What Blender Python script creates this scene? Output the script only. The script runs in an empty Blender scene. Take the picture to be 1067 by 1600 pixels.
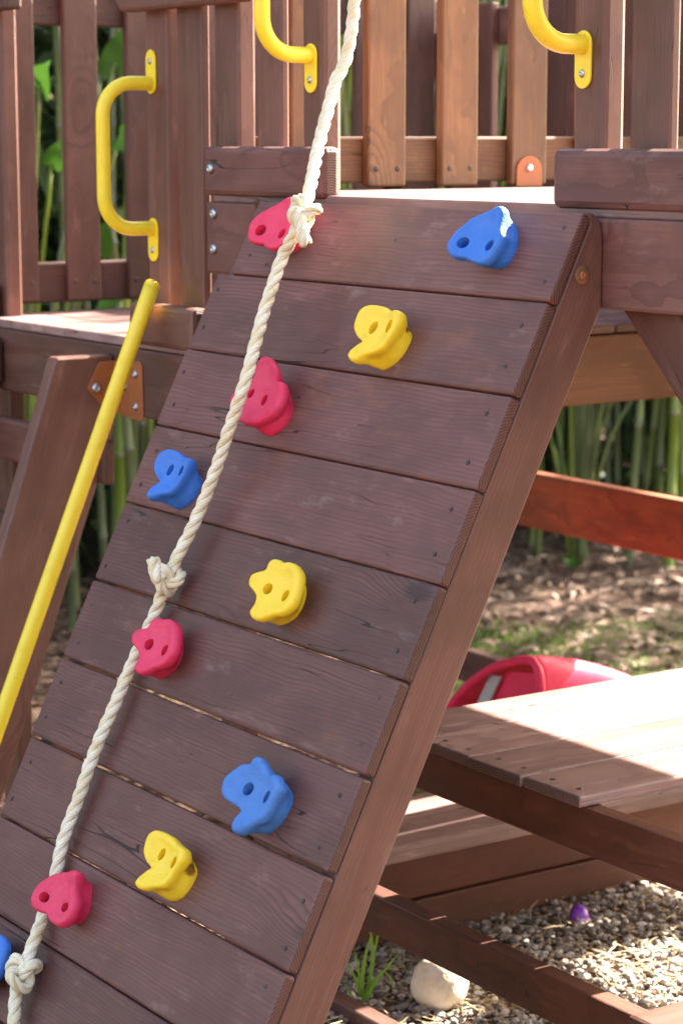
import bpy, bmesh, math, random
import numpy as np
from mathutils import Matrix, Vector, noise as mnoise
rnd = random.Random(7)
nrng = np.random.default_rng(11)
SC = bpy.context.scene
COL = SC.collection

# ---------------------------------------------------------------- camera, light, exposure
def cam_axes(yaw, pitch, roll):
    f = Vector((-math.sin(yaw)*math.cos(pitch), math.cos(yaw)*math.cos(pitch), -math.sin(pitch)))
    r0 = Vector((math.cos(yaw), math.sin(yaw), 0)); u0 = r0.cross(f)
    return (math.cos(roll)*r0 + math.sin(roll)*u0, -math.sin(roll)*r0 + math.cos(roll)*u0, f)
R_, U_, F_ = cam_axes(math.radians(55.9976), math.radians(9.2415), math.radians(-0.0635))
cam = bpy.data.objects.new('camera', bpy.data.cameras.new('camera'))
COL.objects.link(cam)
M = Matrix.Identity(4)
for i in range(3):
    M[i][0] = R_[i]; M[i][1] = U_[i]; M[i][2] = -F_[i]
M.translation = Vector((2.5095, -2.1078, 0.0960))
cam.matrix_world = M
cam.data.sensor_width = 22.5
cam.data.lens = 49.99
cam.data.clip_start = 0.05
cam.data.clip_end = 300
cam.data.dof.use_dof = True
cam.data.dof.focus_distance = 3.5
cam.data.dof.aperture_fstop = 3.4
SC.camera = cam

SUN = Vector((-0.035, 0.77, 0.515)).normalized()
EL = math.asin(SUN.z); AZ = math.atan2(SUN.x, SUN.y)
w = bpy.data.worlds.new('World'); SC.world = w; w.use_nodes = True
wn = w.node_tree
sky = wn.nodes.new('ShaderNodeTexSky'); sky.sky_type = 'NISHITA'; sky.sun_disc = False
sky.sun_elevation = EL; sky.sun_rotation = AZ
sky.air_density = 1.0; sky.dust_density = 4.0; sky.ozone_density = 0.5
bg = wn.nodes['Background']; bg.inputs['Strength'].default_value = 0.078
wn.links.new(sky.outputs[0], bg.inputs[0])
sl = bpy.data.lights.new('sun', 'SUN'); sl.energy = 5.0; sl.angle = math.radians(0.6); sl.color = (1.0, 0.96, 0.93)
so = bpy.data.objects.new('sun', sl); COL.objects.link(so)
so.rotation_euler = SUN.to_track_quat('Z', 'Y').to_euler(); so.location = SUN*20
SC.view_settings.view_transform = 'Standard'
SC.view_settings.look = 'None'
SC.view_settings.exposure = 3.35
SC.view_settings.gamma = 1.0
SC.view_settings.use_curve_mapping = False
SC.view_settings.use_white_balance = True
SC.view_settings.white_balance_temperature = 7350

# ---------------------------------------------------------------- node helper
class NT:
    def __init__(self, name):
        self.m = bpy.data.materials.new(name); self.m.use_nodes = True
        self.t = self.m.node_tree; self.p = self.t.nodes['Principled BSDF']
        self.out = self.t.nodes['Material Output']
    def n(self, typ, props=None, **inp):
        nd = self.t.nodes.new('ShaderNode'+typ)
        for k, v in (props or {}).items(): setattr(nd, k, v)
        for k, v in inp.items():
            k2 = int(k[1:]) if k[0] == '_' and k[1:].isdigit() else k.replace('__', ' ')
            s = nd.inputs[k2]
            if isinstance(v, bpy.types.NodeSocket): self.t.links.new(v, s)
            else: s.default_value = v
        return nd
    def math(self, op, a, b=0.0, c=0.0):
        return self.n('Math', {'operation': op}, _0=a, _1=b, _2=c).outputs[0]
    def vec(self, op, a, b=(0, 0, 0)):
        nd = self.n('VectorMath', {'operation': op}, _0=a, _1=b)
        return nd.outputs[1] if op in ('LENGTH', 'DISTANCE') else nd.outputs[0]
    def noise(self, v, scale, detail=3, rough=0.55, dist=0.0):
        return self.n('TexNoise', None, Vector=v, Scale=scale, Detail=detail, Roughness=rough, Distortion=dist).outputs[0]
    def rng(self, v, a, b, c=0.0, d=1.0, smooth=True):
        nd = self.n('MapRange', {'interpolation_type': 'SMOOTHSTEP' if smooth else 'LINEAR'})
        self.t.links.new(v, nd.inputs[0])
        for i, x in enumerate((a, b, c, d)): nd.inputs[i+1].default_value = x
        return nd.outputs[0]
    def mix(self, f, a, b, mode='MIX'):
        nd = self.n('MixRGB', {'blend_type': mode})
        for s, v in zip(nd.inputs, (f, a, b)):
            if isinstance(v, bpy.types.NodeSocket): self.t.links.new(v, s)
            else: s.default_value = v if not isinstance(v, tuple) or len(v) == 4 else (*v, 1)
        return nd.outputs[0]
    def set(self, **k):
        for a, v in k.items():
            s = self.p.inputs[a.replace('__', ' ')]
            if isinstance(v, bpy.types.NodeSocket): self.t.links.new(v, s)
            else: s.default_value = v if not isinstance(v, tuple) or len(v) == 4 else (*v, 1)
    def bump(self, h, strength=0.4, dist=0.001, normal=None):
        nd = self.n('Bump', None, Height=h, Strength=strength, Distance=dist)
        if normal: self.t.links.new(normal, nd.inputs['Normal'])
        return nd.outputs[0]

def wood(name, base, light, rough=0.5, crack=1.0, spec=0.5, grain=1.0, patch=0.0):
    T = NT(name)
    tc = T.n('TexCoord'); oi = T.n('ObjectInfo')
    rv = T.n('CombineXYZ', None, X=T.math('MULTIPLY', oi.outputs['Random'], 43.0), Y=T.math('MULTIPLY', oi.outputs['Random'], 91.0), Z=T.math('MULTIPLY', oi.outputs['Random'], 17.0)).outputs[0]
    P = T.vec('ADD', tc.outputs['Object'], rv)
    sx = T.n('SeparateXYZ', None, Vector=P)
    # knots: sparse cells that bend the grain round them
    kv = T.vec('MULTIPLY', P, (1.9, 4.6, 4.6))
    vor = T.n('TexVoronoi', {'voronoi_dimensions': '3D'}, Vector=kv, Scale=1.0, Randomness=1.0)
    d = vor.outputs['Distance']
    kn = T.rng(d, 0.30, 0.02)
    core = T.rng(d, 0.085, 0.03)
    warp = T.noise(T.vec('MULTIPLY', P, (1.6, 5, 5)), 1.0, 2)
    yy = T.math('ADD', sx.outputs[1], T.math('ADD', T.math('MULTIPLY', warp, 0.05), T.math('MULTIPLY', kn, 0.030)))
    q = T.n('CombineXYZ', None, X=sx.outputs[0], Y=yy, Z=T.math('ADD', sx.outputs[2], T.math('MULTIPLY', kn, 0.01))).outputs[0]
    fine = T.noise(T.vec('MULTIPLY', q, (5, 420, 420)), 1.0, 2, 0.6)
    streak = T.noise(T.vec('MULTIPLY', q, (1.3, 60, 40)), 1.0, 4, 0.6)
    rings = T.n('TexWave', {'wave_type': 'BANDS', 'bands_direction': 'Y', 'wave_profile': 'SAW'}, Vector=T.vec('MULTIPLY', q, (0.6, 1, 0.6)), Scale=46.0, Distortion=4.5, Detail=2.0, Detail__Scale=0.5).outputs[1]
    cr = T.noise(T.vec('MULTIPLY', q, (2.2, 46, 30)), 1.0, 1, 0.5)
    crl = T.math('ABSOLUTE', T.math('SUBTRACT', cr, 0.5))
    crm = T.noise(T.vec('MULTIPLY', P, (3, 9, 9)), 1.0, 2)
    crk = T.math('MULTIPLY', T.rng(crl, 0.007, 0.0015), T.rng(crm, 0.54, 0.62))
    crk = T.math('MULTIPLY', crk, crack)
    blot = T.noise(T.vec('MULTIPLY', P, (5, 9, 9)), 1.0, 4, 0.6)
    wear = T.noise(T.vec('MULTIPLY', P, (9, 40, 40)), 1.0, 5, 0.65)
    c = T.mix(T.rng(streak, 0.3, 0.72), base, light)
    c = T.mix(T.math('MULTIPLY', T.math('MULTIPLY', T.rng(rings, 0.45, 1.0), T.rng(streak, 0.25, 0.6)), 0.62*grain), c, tuple(x*0.55 for x in base))
    c = T.mix(T.math('MULTIPLY', T.rng(fine, 0.62, 0.35), 0.28*grain), c, tuple(x*0.6 for x in base))
    c = T.mix(T.rng(blot, 0.40, 0.64, 0, 0.62), c, tuple(x*0.62 for x in base))
    c = T.mix(T.rng(wear, 0.58, 0.76, 0, 0.5), c, (light[0]*1.45, light[1]*1.75, light[2]*1.85))
    if patch:
        pn = T.noise(T.vec('ADD', T.vec('MULTIPLY', P, (4.5, 9, 9)), (7, 3, 1)), 1.0, 5, 0.65)
        c = T.mix(T.rng(pn, 0.56, 0.70, 0, patch), c, (0.245, 0.088, 0.038))
        pn2 = T.noise(T.vec('ADD', T.vec('MULTIPLY', P, (7, 14, 14)), (1, 9, 4)), 1.0, 6, 0.7)
        c = T.mix(T.rng(pn2, 0.60, 0.74, 0, patch*1.1), c, (0.30, 0.20, 0.175))
    c = T.mix(T.math('MULTIPLY', core, 0.72), c, tuple(x*0.22 for x in base))
    c = T.mix(T.math('MULTIPLY', T.math('MULTIPLY', T.rng(rings, 0.5, 0.9), kn), 0.5), c, tuple(x*0.35 for x in base))
    # end grain
    nx = T.math('ABSOLUTE', T.n('SeparateXYZ', None, Vector=tc.outputs['Normal']).outputs[0])
    em = T.rng(nx, 0.75, 0.95)
    er = T.n('TexWave', {'wave_type': 'RINGS', 'rings_direction': 'X'}, Vector=T.vec('ADD', T.vec('MULTIPLY', tc.outputs['Object'], (0, 1, 1)), T.n('CombineXYZ', None, X=0.0, Y=T.math('MULTIPLY', T.math('SUBTRACT', oi.outputs['Random'], 0.5), 0.12), Z=0.05).outputs[0]), Scale=75.0, Distortion=1.5, Detail=1.0, Detail__Scale=6.0).outputs[1]
    endc = T.mix(T.rng(er, 0.3, 0.8), tuple(x*0.36 for x in base), (base[0]*0.82, base[1]*0.86, base[2]*0.74))
    c = T.mix(em, c, endc)
    c = T.mix(crk, c, tuple(x*0.10 for x in base))
    hue = T.n('HueSaturation', None, Hue=0.5, Saturation=1.0, Value=T.rng(oi.outputs['Random'], 0, 1, 0.77, 1.20, False), Color=c).outputs[0]
    h = T.math('ADD', T.math('MULTIPLY', fine, 0.35), T.math('MULTIPLY', rings, 0.5))
    h = T.math('ADD', h, T.math('MULTIPLY', streak, 0.5))
    h = T.math('SUBTRACT', h, T.math('MULTIPLY', crk, 2.5))
    h = T.math('ADD', h, T.math('MULTIPLY', T.math('MULTIPLY', er, em), 0.4))
    T.set(Base__Color=hue, Roughness=T.rng(streak, 0.2, 0.8, rough-0.07, rough+0.12), Normal=T.bump(h, 0.5*grain, 0.0012))
    T.p.inputs['Specular IOR Level'].default_value = spec
    return T.m

def plastic(name, col, rough=0.4, grain=0.35, stain=None, scuff=0.0):
    T = NT(name); tc = T.n('TexCoord')
    n1 = T.noise(tc.outputs['Object'], 210, 3); n2 = T.noise(tc.outputs['Object'], 34, 4)
    c = T.mix(T.rng(n2, 0.45, 0.75, 0, 0.38), col, tuple(x*0.70 for x in col))
    n3 = T.noise(tc.outputs['Object'], 120, 4, 0.7)
    c = T.mix(T.rng(n3, 0.62, 0.78, 0, 0.45), c, tuple(x*0.5+0.02 for x in col))
    if stain:
        for (pt, r) in stain:
            dd = T.math('ADD', T.vec('DISTANCE', tc.outputs['Object'], pt), T.math('MULTIPLY', T.math('SUBTRACT', n3, 0.5), 0.012))
            c = T.mix(T.rng(dd, r, r*0.55, 0, 0.92), c, (0.20, 0.055, 0.010))
    T.set(Base__Color=c, Roughness=T.rng(n2, 0.3, 0.7, rough-0.06, rough+0.1), Normal=T.bump(T.math('ADD', n1, T.math('MULTIPLY', n2, 0.8)), grain, 0.0022))
    return T.m

def metal(name, col, rough):
    T = NT(name); tc = T.n('TexCoord'); n1 = T.noise(tc.outputs['Object'], 90, 4)
    T.set(Base__Color=T.mix(T.rng(n1, 0.45, 0.7), col, tuple(x*0.5 for x in col)), Metallic=1.0, Roughness=rough)
    return T.m

def painted(name, col, rough=0.38):
    T = NT(name); tc = T.n('TexCoord'); n1 = T.noise(tc.outputs['Object'], 26, 5, 0.6); n2 = T.noise(tc.outputs['Object'], 150, 3, 0.7)
    c = T.mix(T.rng(n1, 0.5, 0.75, 0, 0.35), col, tuple(x*0.72 for x in col))
    c = T.mix(T.rng(n2, 0.64, 0.78, 0, 0.6), c, tuple(x*0.40 for x in col))
    T.set(Base__Color=c, Roughness=T.rng(n1, 0.3, 0.7, rough-0.05, rough+0.12), Normal=T.bump(n1, 0.25, 0.001))
    return T.m

def leafmat(name, cols, rough=0.45, transl=0.35, val=0.5):
    T = NT(name); g = T.n('NewGeometry'); ri = g.outputs['Random Per Island']
    ramp = T.n('ValToRGB', None, Fac=ri); e = ramp.color_ramp.elements
    while len(e) < len(cols): e.new(0.5)
    for i, c in enumerate(cols):
        e[i].position = i/max(1, len(cols)-1); e[i].color = (*c, 1)
    T.set(Base__Color=ramp.outputs[0], Roughness=rough)
    if transl > 0:
        tr = T.n('BsdfTranslucent', None, Color=ramp.outputs[0]); mx = T.n('MixShader', None, Fac=transl)
        T.t.links.new(T.p.outputs[0], mx.inputs[1]); T.t.links.new(tr.outputs[0], mx.inputs[2])
        T.t.links.new(mx.outputs[0], T.out.inputs[0])
    return T.m

MAT = {}
MAT['stain'] = wood('brown_stain', (0.142, 0.050, 0.039), (0.190, 0.076, 0.061), 0.52, spec=0.5, patch=0.34)
MAT['stain_side'] = wood('brown_stain_smooth', (0.130, 0.050, 0.034), (0.165, 0.070, 0.050), 0.48, crack=0.5, grain=0.6)
MAT['warm'] = wood('bounce_lit_orange_brown_wood', (0.155, 0.066, 0.024), (0.235, 0.108, 0.045), 0.55, crack=0.7)  # less weathered brown stain, with warm bounce light put into its colour
MAT['dark'] = wood('dark_brown_stain', (0.105, 0.043, 0.031), (0.140, 0.060, 0.044), 0.48, crack=0.6)
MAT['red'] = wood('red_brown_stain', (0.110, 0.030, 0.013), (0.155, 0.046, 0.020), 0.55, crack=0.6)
MAT['rear_red'] = wood('bounce_glow_red_stain', (0.24, 0.062, 0.018), (0.33, 0.092, 0.030), 0.55, crack=0.5)  # glow bounced onto the rear beam is put into this colour
MAT['base_red'] = wood('deep_red_brown_stain', (0.105, 0.024, 0.008), (0.15, 0.038, 0.014), 0.6, crack=0.5)  # darker, redder brown for the base boards
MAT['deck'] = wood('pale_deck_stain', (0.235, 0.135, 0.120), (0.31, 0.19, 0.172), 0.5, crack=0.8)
MAT['yellow_metal'] = painted('yellow_powder_coat', (0.90, 0.66, 0.040), 0.32)
MAT['bracket'] = painted('orange_brown_painted_steel', (0.34, 0.105, 0.035), 0.42)
MAT['steel'] = metal('zinc_steel', (0.52, 0.53, 0.55), 0.38)
MAT['dark_steel'] = plastic('dark_screw', (0.055, 0.036, 0.030), 0.45)
MAT['red_pl'] = plastic('red_hold_plastic', (0.74, 0.028, 0.095), 0.48, 0.6)
MAT['blue_pl'] = plastic('blue_hold_plastic', (0.026, 0.160, 0.56), 0.48, 0.5)
MAT['blue_pl3'] = plastic('weathered_blue_plastic', (0.050, 0.185, 0.50), 0.6, 0.8)
MAT['yellow_pl'] = plastic('yellow_hold_plastic', (0.90, 0.60, 0.028))
MAT['yellow_pl1'] = plastic('yellow_hold_plastic_scuffed', (0.90, 0.60, 0.028), stain=[((0.030, 0.022, 0.014), 0.006)])
MAT['yellow_pl3'] = plastic('yellow_hold_plastic_rusty', (0.90, 0.60, 0.028), stain=[((0.036, 0.004, 0.014), 0.0125)])

def ropemat():
    T = NT('cream_rope_fibre'); uv = T.n('UVMap'); tc = T.n('TexCoord')
    s = T.n('SeparateXYZ', None, Vector=uv.outputs[0])
    # yarns wind round each strand
    yarn = T.math('SINE', T.math('ADD', T.math('MULTIPLY', s.outputs[0], 2*math.pi*7), T.math('MULTIPLY', s.outputs[1], -820.0)))
    n1 = T.noise(tc.outputs['Object'], 40, 4, 0.6); n2 = T.noise(tc.outputs['Object'], 700, 2)
    c = T.mix(T.rng(n1, 0.35, 0.7), (0.86, 0.79, 0.63), (0.74, 0.60, 0.37))
    c = T.mix(T.rng(yarn, 0.0, -1.0, 0, 0.35), c, (0.52, 0.38, 0.18))
    n3 = T.noise(tc.outputs['Object'], 55, 3)
    c = T.mix(T.rng(n3, 0.71, 0.77, 0, 0.7), c, (0.28, 0.24, 0.22))
    T.set(Base__Color=c, Roughness=0.75, Normal=T.bump(T.math('ADD', T.math('MULTIPLY', yarn, 0.5), n2), 0.6, 0.0007))
    return T.m
MAT['rope'] = ropemat()

def groundmat():
    T = NT('soil'); tc = T.n('TexCoord'); P = tc.outputs['Object']
    a = T.noise(P, 2.2, 5, 0.6); b = T.noise(P, 38, 4, 0.7); c2 = T.noise(P, 160, 2)
    c = T.mix(T.rng(b, 0.35, 0.7), (0.085, 0.040, 0.022), (0.185, 0.100, 0.060))
    c = T.mix(T.rng(c2, 0.6, 0.75, 0, 0.6), c, (0.30, 0.23, 0.17))
    c = T.mix(T.rng(a, 0.5, 0.7, 0, 0.55), c, (0.05, 0.06, 0.02))
    T.set(Base__Color=c, Roughness=0.95, Normal=T.bump(T.math('ADD', b, c2), 0.8, 0.02))
    return T.m
MAT['soil'] = groundmat()
def pebmat():
    T = NT('gravel_stone'); g = T.n('NewGeometry'); tc = T.n('TexCoord')
    ramp = T.n('ValToRGB', None, Fac=g.outputs['Random Per Island']); e = ramp.color_ramp.elements
    e[0].color = (0.15, 0.115, 0.085, 1); e[1].color = (0.62, 0.57, 0.50, 1); e.new(0.35).color = (0.29, 0.235, 0.185, 1); e.new(0.7).color = (0.36, 0.335, 0.31, 1)
    n = T.noise(tc.outputs['Object'], 220, 3)
    T.set(Base__Color=T.mix(T.rng(n, 0.4, 0.7, 0, 0.4), ramp.outputs[0], (0.15, 0.13, 0.11)), Roughness=0.8)
    return T.m
MAT['gravel'] = pebmat()
MAT['straw'] = leafmat('dry_straw', [(0.20, 0.12, 0.055), (0.42, 0.30, 0.16), (0.55, 0.44, 0.27)], 0.7, 0.1)
MAT['litter'] = leafmat('dead_leaf', [(0.06, 0.032, 0.019), (0.16, 0.090, 0.052), (0.32, 0.21, 0.14), (0.11, 0.066, 0.044)], 0.7, 0.1)
MAT['grass'] = leafmat('grass_blade', [(0.05, 0.10, 0.018), (0.12, 0.20, 0.035), (0.20, 0.24, 0.06)], 0.5, 0.4)
MAT['thicket'] = leafmat('thicket_leaf', [(0.008, 0.020, 0.006), (0.020, 0.046, 0.010), (0.030, 0.070, 0.014), (0.07, 0.12, 0.028)], 0.75, 0.2)
MAT['broad'] = leafmat('broad_green_leaf', [(0.020, 0.066, 0.010), (0.045, 0.115, 0.016)], 0.35, 0.25)
MAT['blade'] = leafmat('bright_blade', [(0.18, 0.38, 0.03), (0.26, 0.46, 0.06)], 0.4, 0.4)
MAT['orange'] = leafmat('orange_petal', [(0.7, 0.12, 0.01), (0.8, 0.2, 0.02)], 0.5, 0.3)
def bammat(name, c1, c2):
    T = NT(name); tc = T.n('TexCoord'); oi = T.n('ObjectInfo')
    n = T.noise(T.vec('MULTIPLY', tc.outputs['Object'], (30, 30, 3)), 1.0, 3)
    c = T.mix(T.rng(n, 0.35, 0.7), c1, c2)
    hue = T.n('HueSaturation', None, Hue=0.5, Saturation=T.rng(oi.outputs['Random'], 0, 1, 0.6, 1.05, False), Value=T.rng(oi.outputs['Random'], 0, 1, 0.65, 1.25, False), Color=c).outputs[0]
    T.set(Base__Color=hue, Roughness=0.4)
    return T.m
MAT['bamboo'] = bammat('green_bamboo', (0.090, 0.135, 0.015), (0.165, 0.19, 0.028))
MAT['bamboo_node'] = bammat('bamboo_ring', (0.12, 0.11, 0.06), (0.22, 0.20, 0.13))
def stonemat():
    T = NT('cream_stone'); tc = T.n('TexCoord'); n = T.noise(tc.outputs['Object'], 24, 5, 0.6); n2 = T.noise(tc.outputs['Object'], 120, 3)
    T.set(Base__Color=T.mix(T.rng(n, 0.4, 0.7), (0.72, 0.62, 0.48), (0.60, 0.46, 0.31)), Roughness=0.7, Normal=T.bump(T.math('ADD', n, n2), 0.4, 0.004))
    return T.m
MAT['stone'] = stonemat()
MAT['purple'] = plastic('purple_toy_plastic', (0.22, 0.045, 0.42), 0.3, 0.1)
MAT['red_slide'] = plastic('red_slide_plastic', (0.84, 0.028, 0.11), 0.42, 0.1)
MAT['grey_strap'] = plastic('grey_scuffed_plastic', (0.45, 0.45, 0.47), 0.5, 0.2)

# ---------------------------------------------------------------- object helpers
WM = {}
def reg(o, mat, parent=None):
    COL.objects.link(o)
    if parent is not None:
        o.parent = parent; o.matrix_parent_inverse = WM[parent.name].inverted()
    o.matrix_basis = mat; WM[o.name] = mat.copy()
    return o
def thing(name, loc, label, cat, group=None):
    o = bpy.data.objects.new(name, None); o.empty_display_size = 0.05
    reg(o, Matrix.Translation(loc)); tag(o, label, cat, group); return o
def tag(o, label=None, cat=None, group=None, kind=None):
    if label: o['label'] = label
    if cat: o['category'] = cat
    if group: o['group'] = group
    if kind: o['kind'] = kind
    return o
def mesh_obj(name, me, mat, parent=None, matrix=None, smooth=None):
    if mat is not None:
        me.materials.clear(); me.materials.append(mat)
    o = bpy.data.objects.new(name, me)
    return reg(o, matrix or Matrix.Identity(4), parent)
def me_from(name, verts, faces, smooth=False, uvs=None):
    me = bpy.data.meshes.new(name); me.from_pydata([tuple(v) for v in verts], [], [tuple(f) for f in faces]); me.update()
    if smooth:
        for p in me.polygons: p.use_smooth = True
    return me
BOX = {}
def box_mesh(L, W, T, bev, seg=2):
    k = (round(L, 4), round(W, 4), round(T, 4), bev, seg)
    if k in BOX: return BOX[k]
    bm = bmesh.new(); bmesh.ops.create_cube(bm, size=1.0)
    bmesh.ops.scale(bm, vec=(L, W, T), verts=bm.verts)
    if bev > 0: bmesh.ops.bevel(bm, geom=list(bm.edges), offset=min(bev, W*0.4, T*0.4), segments=seg, affect='EDGES', profile=0.5)
    me = bpy.data.meshes.new('board'); bm.to_mesh(me); bm.free()
    BOX[k] = me; return me
def frame(c, x, y, z):
    m = Matrix.Identity(4)
    for i in range(3): m[i][0] = x[i]; m[i][1] = y[i]; m[i][2] = z[i]
    m.translation = Vector(c); return m
AXES = {'x': (Vector((1, 0, 0)), Vector((0, 1, 0)), Vector((0, 0, 1))), 'y': (Vector((0, 1, 0)), Vector((0, 0, 1)), Vector((1, 0, 0))), 'z': (Vector((0, 0, 1)), Vector((1, 0, 0)), Vector((0, 1, 0)))}
def board(name, parent, mat, x0, x1, y0, y1, z0, z1, axis='x', bev=0.004, jit=0.0):
    """a board between two corners, its grain along axis"""
    d = {'x': (x1-x0, y1-y0, z1-z0), 'y': (y1-y0, z1-z0, x1-x0), 'z': (z1-z0, x1-x0, y1-y0)}[axis]
    X, Y, Z = AXES[axis]
    m = frame(((x0+x1)/2, (y0+y1)/2, (z0+z1)/2), X, Y, Z)
    if jit: m = m @ Matrix.Rotation(rnd.uniform(-jit, jit), 4, 'Z') @ Matrix.Rotation(rnd.uniform(-jit, jit), 4, 'X')
    me = box_mesh(*d, bev)
    if not me.materials: me.materials.append(MAT[mat])
    if me.materials[0] is not MAT[mat]:
        me = me.copy(); me.materials[0] = MAT[mat]
    return mesh_obj(name, me, None, parent, m)
def prism(name, parent, mat, poly, t, m, bev=0.003):
    """extrude polygon (local XY) to thickness t along local +Z"""
    bm = bmesh.new(); vs = [bm.verts.new((p[0], p[1], 0)) for p in poly]
    f = bm.faces.new(vs); f.normal_update()
    r = bmesh.ops.extrude_face_region(bm, geom=[f])
    bmesh.ops.translate(bm, vec=(0, 0, t), verts=[v for v in r['geom'] if isinstance(v, bmesh.types.BMVert)])
    bmesh.ops.recalc_face_normals(bm, faces=bm.faces)
    if bev: bmesh.ops.bevel(bm, geom=list(bm.edges), offset=bev, segments=2, affect='EDGES', profile=0.5)
    me = bpy.data.meshes.new(name); bm.to_mesh(me); bm.free()
    return mesh_obj(name, me, MAT[mat], parent, m)
def head(name, parent, mat, c, nrm, r, h, seg=14, dome=True, hexa=False):
    """a bolt or screw head standing on a surface, with a recess"""
    n = Vector(nrm).normalized(); seg = 6 if hexa else seg
    prof = [(r, 0), (r, h*0.45), (r*0.82, h*0.85), (r*0.5, h), (r*0.34, h*0.98), (r*0.30, h*0.35), (0.0001, h*0.3)]
    vs = []; fs = []
    for (rr, zz) in prof:
        for k in range(seg):
            a = 2*math.pi*k/seg; vs.append((rr*math.cos(a), rr*math.sin(a), zz))
    for i in range(len(prof)-1):
        for k in range(seg):
            fs.append((i*seg+k, i*seg+(k+1) % seg, (i+1)*seg+(k+1) % seg, (i+1)*seg+k))
    q = n.to_track_quat('Z', 'Y').to_matrix().to_4x4(); q.translation = Vector(c)
    return mesh_obj(name, me_from(name, vs, fs, not hexa), MAT[mat], parent, q)
def smooth_path(pts, step):
    P = [Vector(p) for p in pts]; P = [P[0]*2-P[1]] + P + [P[-1]*2-P[-2]]
    out = []
    for i in range(1, len(P)-2):
        n = max(2, int((P[i+1]-P[i]).length/step))
        for k in range(n):
            t = k/n; a, b, c, d = P[i-1:i+3]
            out.append(0.5*((2*b)+(c-a)*t+(2*a-5*b+4*c-d)*t*t+(3*b-a-3*c+d)*t**3))
    out.append(P[-2]); return out
def frames(pts, closed=False):
    n = len(pts); T = []
    for i in range(n):
        a = pts[i-1] if (i > 0 or closed) else pts[0]; b = pts[(i+1) % n] if (i < n-1 or closed) else pts[-1]
        T.append((b-a).normalized())
    up = Vector((0, 0, 1)) if abs(T[0].z) < 0.9 else Vector((1, 0, 0))
    N = [(up - T[0]*up.dot(T[0])).normalized()]
    for i in range(1, n):
        q = T[i-1].rotation_difference(T[i]); v = q @ N[-1]; N.append((v - T[i]*v.dot(T[i])).normalized())
    return T, N
def tube(pts, r, seg=14, closed=False, cap=True, radii=None):
    T, N = frames(pts, closed); vs = []; fs = []; n = len(pts)
    for i, p in enumerate(pts):
        B = T[i].cross(N[i]); rr = radii[i] if radii else r
        for k in range(seg):
            a = 2*math.pi*k/seg; vs.append(p + (N[i]*math.cos(a)+B*math.sin(a))*rr)
    for i in range(n if closed else n-1):
        j = (i+1) % n
        for k in range(seg): fs.append((i*seg+k, i*seg+(k+1) % seg, j*seg+(k+1) % seg, j*seg+k))
    if cap and not closed:
        fs.append(tuple(range(seg-1, -1, -1))); fs.append(tuple((n-1)*seg+k for k in range(seg)))
    return vs, fs
def strand_geo(path, idx, rs, rad, pitch, seg=9, closed=False, nst=3, taper=None):
    """one strand of a laid rope: a tube winding round path; also uv (turn, length)"""
    T, N = frames(path, closed); L = [0.0]
    for i in range(1, len(path)): L.append(L[-1]+(path[i]-path[i-1]).length)
    if closed:
        tot = L[-1]+(path[0]-path[-1]).length; turns = round(tot/pitch); pitch = tot/max(1, turns)
    c = []
    for i, p in enumerate(path):
        a = 2*math.pi*(idx/nst + L[i]/pitch); B = T[i].cross(N[i])
        c.append(p + (N[i]*math.cos(a)+B*math.sin(a))*rs)
    vs, fs = tube(c, rad, seg, closed, True)
    return vs, fs, L
def add_uv(me, seg, L):
    uv = me.uv_layers.new(name='UVMap')
    for p in me.polygons:
        ks = [me.loops[li].vertex_index % seg for li in p.loop_indices]
        wrap = (max(ks)-min(ks)) > seg//2
        for li in p.loop_indices:
            vi = me.loops[li].vertex_index; i, k = divmod(vi, seg); i = min(i, len(L)-1)
            uv.data[li].uv = ((k+seg if (wrap and k < seg//2) else k)/seg, L[i])

# ---------------------------------------------------------------- setting: ground
GZ = -1.50
def ground():
    n = 120; vs = []; fs = []
    xs = [-60+(i/n)*120 for i in range(n+1)]
    xs = np.sign(np.linspace(-1, 1, n+1))*np.abs(np.linspace(-1, 1, n+1))**2.6*60
    for j in range(n+1):
        for i in range(n+1):
            x = xs[i]-2.0; y = xs[j]+1.5
            z = GZ + 0.020*(mnoise.noise(Vector((x*1.7, y*1.7, 0)))) + 0.008*mnoise.noise(Vector((x*7, y*7, 3)))
            vs.append((x, y, z))
    for j in range(n):
        for i in range(n):
            a = j*(n+1)+i; fs.append((a, a+1, a+n+2, a+n+1))
    o = mesh_obj('ground', me_from('ground', vs, fs, True), MAT['soil'])
    tag(o, kind='structure')
ground()
TH = math.radians(63.807)
WNv = Vector((0, -math.sin(TH), math.cos(TH))); WSv = Vector((0, -math.cos(TH), -math.sin(TH))); XV = Vector((1, 0, 0))
def wp(x, s, n=0.0): return Vector((x, 0, 0)) + WSv*s + WNv*n

# ---------------------------------------------------------------- upper platform
UX0, UX1, YF, YB = -1.117, 0.62, 0.04, 1.45
up = thing('upper_platform', (0, 0.5, GZ), 'main wooden play platform behind the top of the climbing wall, with slatted side railing', 'play platform')
board('rim_beam', up, 'stain', UX0, UX1, YF, YF+0.038, -0.142, -0.012, 'x', 0.005)
board('rim_beam', up, 'dark', UX0, UX1, YB-0.038, YB, -0.142, -0.014, 'x', 0.005)
board('rim_beam', up, 'warm', -1.158, -1.12, YF+0.04, YB-0.04, -0.142, -0.014, 'y', 0.005)
board('rim_beam', up, 'dark', UX1-0.038, UX1, YF+0.04, YB-0.04, -0.142, -0.014, 'y', 0.005)
y = YF+0.005
while y < YB-0.02:
    wd = min(0.138, YB-y)
    board('deck_plank', up, 'deck', -1.10, UX1, y, y+wd, -0.012, 0.006, 'x', 0.003, 0.0008); y += 0.1425
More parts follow.
